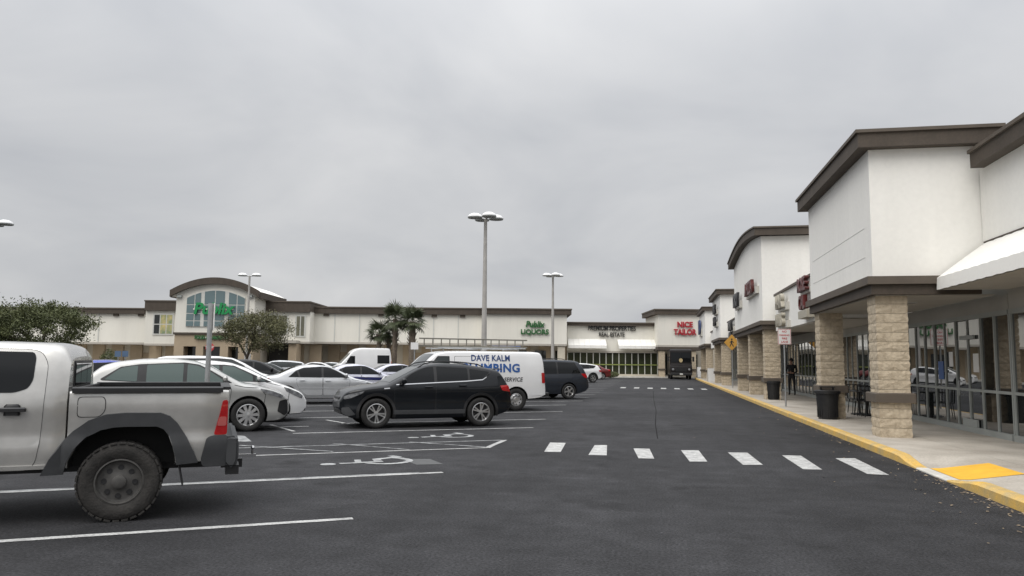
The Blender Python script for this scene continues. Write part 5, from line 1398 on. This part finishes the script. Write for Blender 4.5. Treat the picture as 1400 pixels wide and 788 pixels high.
# ---- delivery truck facing down the aisle
dt = at_z(930, 519)
tr = thing('delivery_truck', 'black-brown step van delivery truck facing the lot at the aisle end', 'truck', (dt.x, dt.y + 3.2, 0), R(-90) + R(2))
tb = MB(); prof = [(-3.2, .45), (-3.2, 3.05), (-3.05, 3.15), (2.35, 3.15), (2.62, 3.0), (2.82, 1.55), (3.15, 1.35), (3.25, .9), (3.22, .45)]
tb.prism([(a, c) for a, c in prof], 'y', -1.12, 1.12)
bme = mesh_from('body', tb.v, tb.f, ups_brown)
bm = bmesh.new(); bm.from_mesh(bme); bmesh.ops.bevel(bm, geom=bm.edges[:], offset=.07, segments=3, affect='EDGES'); bm.to_mesh(bme); bm.free()
bme = boolean(bme, [cyl_cutter(x, .42, .50, sg * .8, sg * 1.4) for x in (2.05, -1.9) for sg in (1, -1)])
link('body', bme, tr)
for x in (2.05, -1.9):
    for sg in (1, -1): add_wheel(tr, x, .96, .42, .25, .23, 8, black_alloy, 'steel', sg)
def slanted(y0, y1, t0, t1, off, name, mat):
    a, b = Vector((2.65, 0, 2.92)), Vector((2.82, 0, 1.58)); n = Vector((b.z - a.z, 0, a.x - b.x)).normalized() * -1
    P = [a.lerp(b, t) + n * o + Vector((0, y, 0)) for o in (off, -.01) for (t, y) in ((t0, y0), (t0, y1), (t1, y1), (t1, y0))]
    m = MB(); m.add(P, [(0, 1, 2, 3), (7, 6, 5, 4), (0, 4, 5, 1), (1, 5, 6, 2), (2, 6, 7, 3), (3, 7, 4, 0)]); return m.build(name, mat, tr)
slanted(-.98, -.02, .12, .86, .012, 'windshield', glass_dark); slanted(.02, .98, .12, .86, .012, 'windshield', glass_dark)
sp = [(.20 * math.cos(R(a)) * (1 if a < 180 else 1), .20 * math.sin(R(a))) for a in (20, 60, 90, 120, 160)] + [(-.19, -.05), (-.12, -.17), (0, -.25), (.12, -.17), (.19, -.05)]
MB().prism([(y, z + 1.98) for y, z in sp], 'x', 2.815, 2.835).build('shield_emblem', shield_m, tr)
MB().bbox(3.20, 3.36, -1.1, 1.1, .42, .68, .03).build('bumper', black_pl, tr)
MB().box(3.18, 3.27, -.55, .55, .80, 1.20).build('grille', black_pl, tr)
MB().box(3.345, 3.37, -.16, .16, .48, .62).build('number_plate', plate_m, tr)
for sg in (1, -1):
    MB().lathe([(.001, .03), (.10, .02), (.12, 0)], (3.22, .82 * sg, 1.02), 'x', 16).build('headlight', lens_clear, tr, True)
    mm = MB(); mm.tube((2.7, 1.1 * sg, 2.3), (2.8, 1.34 * sg, 2.3), .02); mm.box(2.76, 2.82, 1.27 * sg - .1, 1.27 * sg + .1, 1.85, 2.35); mm.build('mirror', black_pl, tr)
    MB().box(2.0, 2.5, 1.125 * sg - .008, 1.125 * sg + .008, 1.6, 2.6).build('side_window', glass_dark, tr)
# ================================================================ SILVER PICKUP
PW = 3.25; HRX = PW / 2
tloc_c = at_z(160, 713); ca, sa = math.cos(HR), math.sin(HR)
TH = .955
PS = .965
lx, ly = -HRX * PS, (TH - .01) * PS
ploc = (tloc_c.x - lx * ca + ly * sa, tloc_c.y - lx * sa - ly * ca, 0)
pk = thing('pickup_truck', 'dusty silver double-cab pickup with black wheel flares and off-road tyres', 'pickup truck', ploc, HR, ROW1)
pk.scale = (PS, PS, PS)
PR = .405
FL_O = [(.73, .50), (.66, .66), (.57, .80), (.45, .94), (.32, 1.045), (.16, 1.105), (-.02, 1.12), (-.36, 1.115), (-.45, 1.08), (-.53, 1.0), (-.63, .84), (-.70, .70), (-.75, .58)]
FL_I = [(.53, .50), (.50, .62), (.43, .76), (.33, .87), (.20, .945), (.08, .97), (-.02, .975), (-.33, .972), (-.40, .94), (-.455, .86), (-.50, .74), (-.525, .64), (-.535, .56)]
def arch_cutter(xc, k, sg):
    pts = [(xc + a * k * .985, z + .006 - (0.4 if z < .56 else 0)) for a, z in FL_I]
    m = MB(); a, b = sorted((sg * .62, sg * 1.3)); m.prism(pts, 'y', a, b); return mesh_from('cut', m.v, m.f, seam_m)
psec = [(.4, .93), (.5, .95), (.74, .98), (.80, .985), (.86, .962), (1.0, .972), (1.2, .985), (1.30, .97), (1.38, .945), (1.55, .90), (1.75, .82), (1.9, .75)]
cab = Shell(top=[(2.50, .80), (2.46, 1.02), (2.3, 1.15), (1.9, 1.22), (1.40, 1.29), (.80, 1.62), (.55, 1.75), (.2, 1.845), (-.4, 1.865), (-.92, 1.855), (-1.03, 1.82), (-1.075, 1.74), (-1.09, 1.64)],
            bot=[(2.50, .62), (2.3, .55), (1.2, .54), (-1.09, .54)], sec=psec, half=TH,
            plan=[(2.50, .80), (2.40, .88), (2.1, .96), (1.6, 1.0), (-.9, 1.0), (-1.02, .985), (-1.09, .94)], r=.08, crown=.035, sm=.03)
link('body', cab.mesh([P_truck, black_pl, seam_m], cutters=[arch_cutter(HRX, -1, sg) for sg in (1, -1)]), pk)
bed = Shell(top=[(-1.115, 1.345), (-1.2, 1.352), (-2.56, 1.355), (-2.66, 1.35)], bot=[(-1.115, .54), (-1.6, .55), (-2.3, .56), (-2.66, .57)],
            sec=[(.4, .95), (.56, .955), (.74, .982), (.80, .99), (.86, .966), (1.0, .976), (1.2, .992), (1.32, .98), (1.4, .965)], half=TH,
            plan=[(-1.115, .985), (-1.2, 1.0), (-2.42, 1.0), (-2.58, .975), (-2.66, .945)], r=.03, crown=0.0, sm=.01)
link('bed', bed.mesh([P_truck, black_pl, seam_m], n=60, cutters=[arch_cutter(-HRX, 1, sg) for sg in (1, -1)] + [box_cutter(-2.60, -1.16, -.80, .80, 1.03, 1.6)]), pk)
for x in (HRX, -HRX):
    for sg in (1, -1): add_wheel(pk, x, TH - .10, PR, .26, .235, 8, black_alloy, 'offroad', sg)
MB().box(-2.6, 2.3, -.45, .45, .46, .56).build('chassis', black_pl, pk)
MB().tube((-HRX, -.75, PR), (-HRX, .75, PR), .06, n=10).build('axle', black_pl, pk, True)
bl = MB()
for sg in (1, -1):      # rolled bed rail caps
    pts = [(sg * (TH - .155), 1.345), (sg * (TH - .155), 1.385), (sg * (TH - .02), 1.388), (sg * (TH + .012), 1.375), (sg * (TH + .012), 1.325), (sg * (TH - .012), 1.325), (sg * (TH - .012), 1.357)]
    MB().prism(pts, 'x', -2.60, -1.14).build('bed_rail_cap', black_pl, pk)
MB().box(-2.68, -2.58, -TH + .10, TH - .10, 1.353, 1.382).build('tailgate_cap', black_pl, pk)
MB().box(-1.18, -1.13, -TH + .14, TH - .14, 1.30, 1.375).build('bed_front_rail', black_pl, pk)
def two_shell_side(x, z, off, sg):
    return (cab if x > -1.10 else bed).side(x, z, off, sg)
for sg in (1, -1):
    for xc, shl in ((-HRX, bed), (HRX, cab)):
        k = 1 if xc < 0 else -1
        po = [(xc + (a * k), b) for a, b in FL_O] + [(xc + a * k, b) for a, b in reversed(FL_I)]
        fnn = (lambda u, v, o, g=sg: two_shell_side(u, v, .045 + o, g)) if xc < 0 else (lambda u, v, o, g=sg: cab.side(min(u, 2.44), v, .045 + o, g))
        me = panel_mesh('wheel_flare', po, fnn, grey_pl, (.06, .06), .055, Vector((0, sg, 0))); link('wheel_flare', me, pk)
    # doors
    for d, hd in (([(.95, 1.27), (.92, .62), (.80, .55), (.02, .55), (.0, 1.28)], (.18, 1.13)), ([(-.03, 1.28), (-.03, .55), (-.77, .55), (-.84, .62), (-.87, .80), (-.885, 1.1), (-.89, 1.34), (-.89, 1.62), (-.82, 1.745), (-.70, 1.77), (-.03, 1.775)], (-.62, 1.165))):
        dr = side_panel(cab, 'door', d, .005, P_truck, pk, sg, rim=.005, r=.06)
        cxx, czz = sum(p[0] for p in d) / len(d), sum(p[1] for p in d) / len(d)
        side_panel(cab, 'door_gap', [(cxx + (p[0] - cxx) * 1.013, czz + (p[1] - czz) * 1.012) for p in d], .0015, seam_m, dr, sg, r=.06)
        c = cab.side(hd[0], hd[1], .035, sg)
        MB().bbox(c.x - .125, c.x + .125, c.y - .025, c.y + .02, c.z - .022, c.z + .022, .012).build('handle', black_pl, dr, True)
        MB().bbox(c.x - .07, c.x + .07, c.y - .03, c.y - .004, c.z - .06, c.z + .055, .02).build('handle_cup', black_pl, dr, True)
    side_panel(cab, 'window', [(.86, 1.34), (.03, 1.33), (.03, 1.73), (.40, 1.71)], .010, glass_dark, pk, sg, rim=.008, r=.05)
    side_panel(cab, 'window', [(-.04, 1.325), (-.62, 1.33), (-.735, 1.37), (-.775, 1.46), (-.775, 1.69), (-.75, 1.74), (-.04, 1.75)], .012, glass_dark, pk, sg, rim=.008, r=.035)
    side_panel(cab, 'rocker_step', [(1.05, .56), (1.05, .60), (-.98, .60), (-.98, .56)], .02, P_truck, pk, sg, rim=.03, r=.01)
    side_panel(bed, 'tail_light', [(-2.52, .86), (-2.575, 1.09), (-2.60, 1.24), (-2.655, 1.24), (-2.658, 1.1), (-2.658, .86)], .012, lens_red, pk, sg, rim=.014, r=.03, step=(.03, .06))
    side_panel(bed, 'reverse_lens', [(-2.55, .96), (-2.57, 1.06), (-2.645, 1.06), (-2.645, .96)], .016, pmat('pink_lens%d' % sg, (.50, .12, .11), .15, coat=1.0), pk, sg, rim=.004, r=.02, step=(.03, .06))
    side_panel(cab, 'headlight', [(2.42, 1.0), (2.2, 1.08), (2.05, 1.08), (2.1, .88), (2.42, .86)], .008, lens_clear, pk, sg, rim=.01, r=.03)
    c = cab.side(.80, 1.36, 0, sg)
    link('mirror', mirror_mesh(black_pl), pk, (c.x, c.y + sg * .16, c.z + .08), R(0 if sg > 0 else 180))
    fl = MB(); P0 = Vector((-HRX - .50, sg * (TH - .22), .80)); P1 = Vector((-HRX - .60, sg * (TH - .22), .33))
    for (q, dx) in ((P0, .006), (P1, .006)): pass
    fl.add([P0 + Vector((0, 0, 0)), P0 + Vector((0, sg * .2, 0)), P1 + Vector((0, sg * .2, 0)), P1, P0 + Vector((-.012, 0, 0)), P0 + Vector((-.012, sg * .2, 0)), P1 + Vector((-.012, sg * .2, 0)), P1 + Vector((-.012, 0, 0))],
           [(0, 1, 2, 3), (7, 6, 5, 4), (0, 4, 5, 1), (1, 5, 6, 2), (2, 6, 7, 3), (3, 7, 4, 0)])
    fl.build('mud_flap', black_pl, pk)
for sg in (1, -1): side_panel(bed, 'bumper_corner', [(-2.40, .60), (-2.45, .83), (-2.51, .855), (-2.658, .855), (-2.658, .52), (-2.42, .53)], .030, grey_pl, pk, sg, rim=.035, r=.03, step=(.05, .06))
# fuel door on the near side
fd = [(-1.20, 1.08), (-1.20, 1.28), (-1.43, 1.28), (-1.45, 1.24), (-1.45, 1.14), (-1.40, 1.08)]
side_panel(bed, 'fuel_door_gap', [(-1.325 + (a + 1.325) * 1.06, 1.18 + (b - 1.18) * 1.07) for a, b in fd], .0015, seam_m, pk, 1, r=.04)
side_panel(bed, 'fuel_door', fd, .0045, P_truck, pk, 1, rim=.004, r=.04)
top_panel(cab, 'windshield', [(1.34, .70), (.66, .60), (.66, -.60), (1.34, -.70)], .006, glass_mid, pk, rim=.006)
# cab rear window in its frame
rwf = MB().box(-1.100, -1.075, -.58, .58, 1.36, 1.66).build('rear_window_frame', black_pl, pk)
for a, b in ((-.55, -.22), (-.20, .20), (.22, .55)): MB().box(-1.107, -1.101, a, b, 1.39, 1.63).build('rear_pane', glass_dark, rwf)
bp = MB(); pts = [(-2.63, .83), (-2.63, .56), (-2.68, .50), (-2.76, .50), (-2.79, .58), (-2.79, .78), (-2.77, .84), (-2.69, .85)]
bp.prism(pts, 'y', -TH * .96, TH * .96)
bme = mesh_from('rear_bumper', bp.v, bp.f, grey_pl); bm = bmesh.new(); bm.from_mesh(bme); bmesh.ops.bevel(bm, geom=bm.edges[:], offset=.03, segments=3, affect='EDGES'); bm.to_mesh(bme); bm.free(); link('rear_bumper', bme, pk)
MB().box(-2.86, -2.62, -.12, .12, .40, .50).build('hitch_receiver', black_pl, pk)
hb = MB(); hb.box(-3.02, -2.8, -.03, .03, .50, .54); hb.tube((-2.98, 0, .54), (-2.98, 0, .60), .015); hb.lathe([(.001, .0), (.018, .008), (.026, .025), (.018, .045), (.001, .05)], (-2.98, 0, .59), n=12); hb.build('tow_ball', chrome, pk, True)
MB().box(-2.80, -2.66, TH - .42, TH - .1, .42, .52).build('tow_hook_plate', black_pl, pk)
MB().box(-2.68, -2.655, -.45, .45, .95, 1.2).build('tailgate_panel', P_truck, pk)
MB().bbox(2.40, 2.62, -.92, .92, .52, .80, .04).build('front_bumper', grey_pl, pk)
MB().bbox(2.40, 2.53, -.48, .48, .86, 1.06, .03).build('grille', chrome, pk)

# ================================================================ TREES
def oak(label, base, H, crown_c, rad, n_leaf, mat, seed, leaf=.055, spread=1.0, name='oak_tree', trunk_r=.16, fork=.42):
    rnd = random.Random(seed); t = thing(name, label, 'tree', base)
    wood = MB(); tips = []
    def grow(p, d, L, r, lev):
        q = p + d * L; mid = p.lerp(q, .5) + Vector((rnd.uniform(-1, 1), rnd.uniform(-1, 1), rnd.uniform(-.4, .4))) * L * .07
        wood.tube(p, mid, r, r * .85, 7, caps=False); wood.tube(mid, q, r * .85, r * .66, 7, caps=False)
        if lev >= 2: tips.append(mid)
        if lev >= 4: tips.append(q); return
        for k in range(rnd.choice((2, 3, 3)) if lev else 4):
            a = rnd.uniform(0, 6.28); tilt = rnd.uniform(.35, .95) if lev else rnd.uniform(.35, .8)
            u = d.orthogonal().normalized(); w = d.cross(u)
            nd = (d * math.cos(tilt) + (u * math.cos(a) + w * math.sin(a)) * math.sin(tilt)); nd.z += .12
            nd = Vector((nd.x * spread, nd.y * spread, nd.z)).normalized()
            grow(q, nd, L * rnd.uniform(.62, .85), r * .62, lev + 1)
    grow(Vector((0, 0, 0)), Vector((rnd.uniform(-.06, .06), rnd.uniform(-.05, .05), 1)).normalized(), H * fork, trunk_r, 0)
    wood.build('trunk', bark, t, True)
    # keep the tips inside an ellipsoid of the crown, and add clumps on it
    c = Vector(crown_c); R3 = Vector(rad)
    cl = []
    for q in tips:
        e = Vector(((q.x - c.x) / R3.x, (q.y - c.y) / R3.y, (q.z - c.z) / R3.z)); l = e.length
        if l > 1: e = e / l * rnd.uniform(.8, 1.0)
        cl.append(c + Vector((e.x * R3.x, e.y * R3.y, e.z * R3.z)))
    for k in range(int(len(cl) * 1.4)):
        e = Vector((rnd.gauss(0, 1), rnd.gauss(0, 1), rnd.gauss(0, 1))).normalized() * rnd.uniform(.45, 1.05) ** .6
        cl.append(c + Vector((e.x * R3.x, e.y * R3.y, max(e.z, -.8) * R3.z)))
    for k in range(26):
        e = Vector((rnd.gauss(0, 1), rnd.gauss(0, 1), abs(rnd.gauss(.3, .8)))).normalized(); ln = rnd.uniform(1.02, 1.22)
        for q in range(3): cl.append(c + Vector((e.x * R3.x, e.y * R3.y, e.z * R3.z)) * (ln - .07 * q))
    vs, fs = [], []
    per = max(1, n_leaf // len(cl))
    for q in cl:
        cr = rnd.uniform(.16, .42) * min(1.0, R3.z / 1.2) * 1.1
        for k in range(int(per * rnd.uniform(.5, 1.5))):
            p = q + Vector((rnd.gauss(0, .5), rnd.gauss(0, .5), rnd.gauss(0, .38))) * cr * 1.25
            s = leaf * rnd.uniform(.6, 1.4); n = Vector((rnd.gauss(0, 1), rnd.gauss(0, 1), rnd.gauss(.5, 1))).normalized()
            u = n.orthogonal().normalized(); a = rnd.uniform(0, 6.28); w = n.cross(u); u2 = u * math.cos(a) + w * math.sin(a); w2 = n.cross(u2)
            b = len(vs); vs += [p - u2 * s, p - w2 * s * .45 + n * s * .1, p + u2 * s, p + w2 * s * .45 + n * s * .1]; fs.append((b, b + 1, b + 2, b + 3))
    link('crown', mesh_from('crown', vs, fs, mat), t)
    return t
def island(px, d, w, l, label):
    c = far(px, 500, d); o = thing('planting_island', label, None, F2W((c[0], d, 0)), YAW, kind='structure')
    pts = [(w / 2 * math.copysign(abs(math.cos(R(a))) ** .5, math.cos(R(a))), l / 2 * math.copysign(abs(math.sin(R(a))) ** .5, math.sin(R(a)))) for a in range(0, 360, 15)]
    MB().prism(pts, 'z', -.02, .14).build('curb_ring', pale_conc, o)
    MB().prism([(a * .9, b * .9) for a, b in pts], 'z', .10, .17).build('mulch_bed', mulch, o)
    return o
d1 = 42.0
c1 = far(48, 448, d1); b1 = F2W((c1[0], d1, .15)); island(48, d1, 2.4, 4.5, 'curbed planting island under the dense dark oak')
oak('dense dark green oak above the pickup cab', b1, 4.4, (0, 0, FZ(48, 448, d1) - .15), (3.1, 2.5, 1.25), 32000, leaf_a, 5, leaf=.062, spread=1.25, fork=.36)
c1b = far(-70, 446, d1 + 4); oak('dense oak at the lot edge left of the dark oak', F2W((c1b[0], d1 + 4, 0)), 4.6, (0, 0, FZ(-40, 444, d1 + 4)), (3.4, 2.6, 1.4), 20000, leaf_a, 9, leaf=.065, spread=1.2, fork=.36)
d2 = 50.0
c2 = far(338, 500, d2); island(338, d2, 2.2, 4.2, 'curbed planting island under the thin olive tree')
oak('thin olive-leaved tree in front of the arched entrance', F2W((c2[0], d2, .15)), 4.0, (.70, 0, FZ(350, 456, d2) - .15), (2.2, 1.9, 1.2), 17000, leaf_b, 21, leaf=.055, spread=1.15, trunk_r=.13, fork=.40)
def shrub(label, px, py, d, r, seed, mat=leaf_a):
    rnd = random.Random(seed); c = far(px, py, d); t = fthing('shrub', label, 'shrub', (c[0], d, 0)); st = MB(); vs, fs = [], []
    H = c[2]
    for k in range(9):
        a = rnd.uniform(0, 6.28); q = Vector((math.cos(a) * r * .6, math.sin(a) * r * .6, H * rnd.uniform(.6, .95))); st.tube((0, 0, 0), q, .02, .008, 5)
    for k in range(2600):
        e = Vector((rnd.gauss(0, 1), rnd.gauss(0, 1), rnd.gauss(0, 1))).normalized() * rnd.uniform(.3, 1) ** .5
        p = Vector((e.x * r, e.y * r, H * .55 + e.z * H * .48)); s = rnd.uniform(.03, .07); n = Vector((rnd.gauss(0, 1), rnd.gauss(0, 1), rnd.gauss(.5, 1))).normalized(); u = n.orthogonal().normalized(); w = n.cross(u)
        b = len(vs); vs += [p - u * s, p - w * s * .5, p + u * s, p + w * s * .5]; fs.append((b, b + 1, b + 2, b + 3))
    st.build('stem', bark, t); link('foliage', mesh_from('foliage', vs, fs, mat), t)
shrub('rounded green shrub behind the blue parking plates', 150, 478, 56, .75, 3)
shrub('low dark shrub at the walkway corner near the office front', 834, 508, 82, 1.0, 4)

# palms
def frond_mesh(seed, L=1.0):
    rnd = random.Random(seed); vs, fs = [], []
    def P(s, droop): return Vector((s * L, 0, .25 * s * L - droop * s * s * L))
    dr = rnd.uniform(.35, .75)
    pet = [P(i / 4 * .5, dr) for i in range(5)]
    for i, p in enumerate(pet): vs += [p + Vector((0, .012, 0)), p - Vector((0, .012, 0))]
    fs += [(2 * i, 2 * i + 1, 2 * i + 3, 2 * i + 2) for i in range(4)]
    hub = pet[-1]
    for k in range(17):
        a = R(-105 + 210 * k / 16); ln = L * .62 * (1 - .25 * abs(k - 8) / 8) * rnd.uniform(.85, 1.1)
        d = Vector((math.cos(a), math.sin(a), .05 - .25 * abs(math.sin(a)))); tip = hub + d * ln + Vector((0, 0, -ln * dr * rnd.uniform(.35, .7)))
        mid = hub.lerp(tip, .55) + Vector((0, 0, ln * .10)); n = Vector((-math.sin(a), math.cos(a), 0)) * .028
        b = len(vs); vs += [hub, mid + n, tip, mid - n]; fs.append((b, b + 1, b + 2, b + 3))
    return mesh_from('frond', vs, fs, leaf_p)
FROND = [frond_mesh(s) for s in range(5)]
def palm(label, px, d, pyt, H=None, n=26, size=1.0, seed=0, lean=0.0, tr=.17):
    rnd = random.Random(seed); c = far(px, pyt, d); hub = (c[2] if H is None else H) - .75 * size
    t = fthing('palm_tree', label, 'palm tree', (c[0], d, .0), 'cabbage palms')
    w = MB(); prof = []
    for i in range(15):
        z = hub * i / 14; prof.append((tr * (1.05 if i % 2 else .92) * (1.15 if i == 0 else 1), z))
    w.lathe(prof, n=12)
    tk = w.build('trunk', palm_bark, t, True)
    for k in range(34):         # leaf boots
        a = rnd.uniform(0, 6.28); z = hub * rnd.uniform(.55, 1.0); p = Vector((math.cos(a), math.sin(a), 0)) * tr
        w2 = MB(); w2.tube(p + Vector((0, 0, z - .1)), p * 1.7 + Vector((0, 0, z + .16)), .045, .025, 5); w2.build('leaf_boot', palm_bark, tk)
    for k in range(n):
        f = link('frond', FROND[rnd.randrange(5)], t, (0, 0, hub + rnd.uniform(-.08, .18)))
        el = rnd.uniform(-.75, 1.25) if k > 4 else rnd.uniform(.9, 1.4)
        f.rotation_euler = (rnd.uniform(-.3, .3), -el, 2.4 * k + rnd.uniform(-.3, .3)); s = size * rnd.uniform(.85, 1.15); f.scale = (s, s, s)
dp = 69.0
palm('tall cabbage palm left of its twin before the cream wall', 541, dp, 420, seed=1, n=44, size=1.45, tr=.22)
palm('tall cabbage palm with thick booted trunk right of its twin', 564.5, dp - 1, 424, seed=2, n=44, size=1.4, tr=.30)
palm('short bushy cabbage palm beside the white high-roof van', 519, dp + 1, 443, seed=3, n=40, size=1.3, tr=.2)
palm('short leaning cabbage palm between the bushy palm and the tall palms', 532, dp + 1.5, 446, seed=5, n=36, size=1.2, tr=.2)
island(545, dp, 5.0, 3.6, 'curbed planting island under the cabbage palms')

# ================================================================ PERSON
fp = at_z(1087, 541, .135)
person = thing('person', 'person in black clothes standing with folded hands by the shop glass', 'person', (min(fp.x, 6.5), fp.y, .137), R(-80) + math.pi / 2 + R(150))
def skin_chain(name, pts, edges, rad, mat, parent, root=0, sub=2):
    me = bpy.data.meshes.new(name); me.from_pydata(pts, edges, []); o = bpy.data.objects.new(name, me); COL.objects.link(o)
    m = o.modifiers.new('s', 'SKIN'); m.use_smooth_shade = True
    for i, v in enumerate(me.skin_vertices[0].data): v.radius = (rad[i], rad[i] * .92); v.use_root = (i == root)
    o.modifiers.new('u', 'SUBSURF').levels = sub
    bpy.context.view_layer.update()
    m2 = bpy.data.meshes.new_from_object(o.evaluated_get(bpy.context.evaluated_depsgraph_get())); bpy.data.objects.remove(o)
    m2.materials.clear(); m2.materials.append(mat); m2.polygons.foreach_set('use_smooth', [True] * len(m2.polygons))
    return link(name, m2, parent)
pts = [(0, 0, .95), (0, -.01, 1.12), (0, 0, 1.30), (0, 0, 1.44), (0, .01, 1.53), (0, .02, 1.60), (0, .025, 1.69), (0, .02, 1.77),
       (.10, 0, .90), (.11, .01, .50), (.115, -.03, .10), (.12, .12, .04),
       (-.10, 0, .90), (-.13, .02, .50), (-.135, -.02, .10), (-.15, .13, .04),
       (.19, -.01, 1.42), (.26, -.02, 1.16), (.14, .17, 1.10), (.04, .22, 1.13),
       (-.19, -.01, 1.42), (-.26, -.02, 1.16), (-.14, .17, 1.09), (-.05, .23, 1.09)]
ed = [(0, 1), (1, 2), (2, 3), (3, 4), (4, 5), (5, 6), (6, 7), (0, 8), (8, 9), (9, 10), (10, 11), (0, 12), (12, 13), (13, 14), (14, 15),
      (3, 16), (16, 17), (17, 18), (18, 19), (3, 20), (20, 21), (21, 22), (22, 23)]
rd = [.15, .135, .155, .13, .055, .075, .095, .05, .10, .062, .045, .04, .10, .062, .045, .04, .07, .048, .037, .035, .07, .048, .037, .035]
body = skin_chain('body', pts, ed, rd, cloth_black, person)
body.data.materials.append(skin_m)
for p in body.data.polygons:
    c = p.center
    if c.z > 1.50 or (c.y > .185 and 1.0 < c.z < 1.2): p.material_index = 1
hairm = MB(); hairm.lathe([(.001, .125), (.05, .115), (.085, .07), (.10, .01), (.098, -.03)], (0, .008, 1.70), n=16); hairm.build('hair', hair_m, person, True)
for sg in (1, -1):
    for k in range(4):
        MB().tube((.02 * sg, .235 + .004 * k, 1.135 - .02 * k), (-.045 * sg, .255, 1.13 - .02 * k), .009, .007, 6).build('finger', skin_m, person, True)
    MB().tube((.03 * sg, .23, 1.15), (.0 * sg, .25, 1.185), .010, .008, 6).build('thumb', skin_m, person, True)
f = MB(); f.lathe([(.001, .0), (.014, .006), (.016, .02), (.001, .05)], (0, .118, 1.665), n=8); f.build('nose', skin_m, person, True)
for sg in (1, -1): MB().lathe([(.001, -.01), (.012, 0), (.001, .01)], (.034 * sg, .108, 1.705), n=8).build('eye', hair_m, person, True)
MB().box(-.025, .025, .108, .118, 1.628, 1.636).build('mouth', pmat('lips', (.25, .10, .08), .6), person)
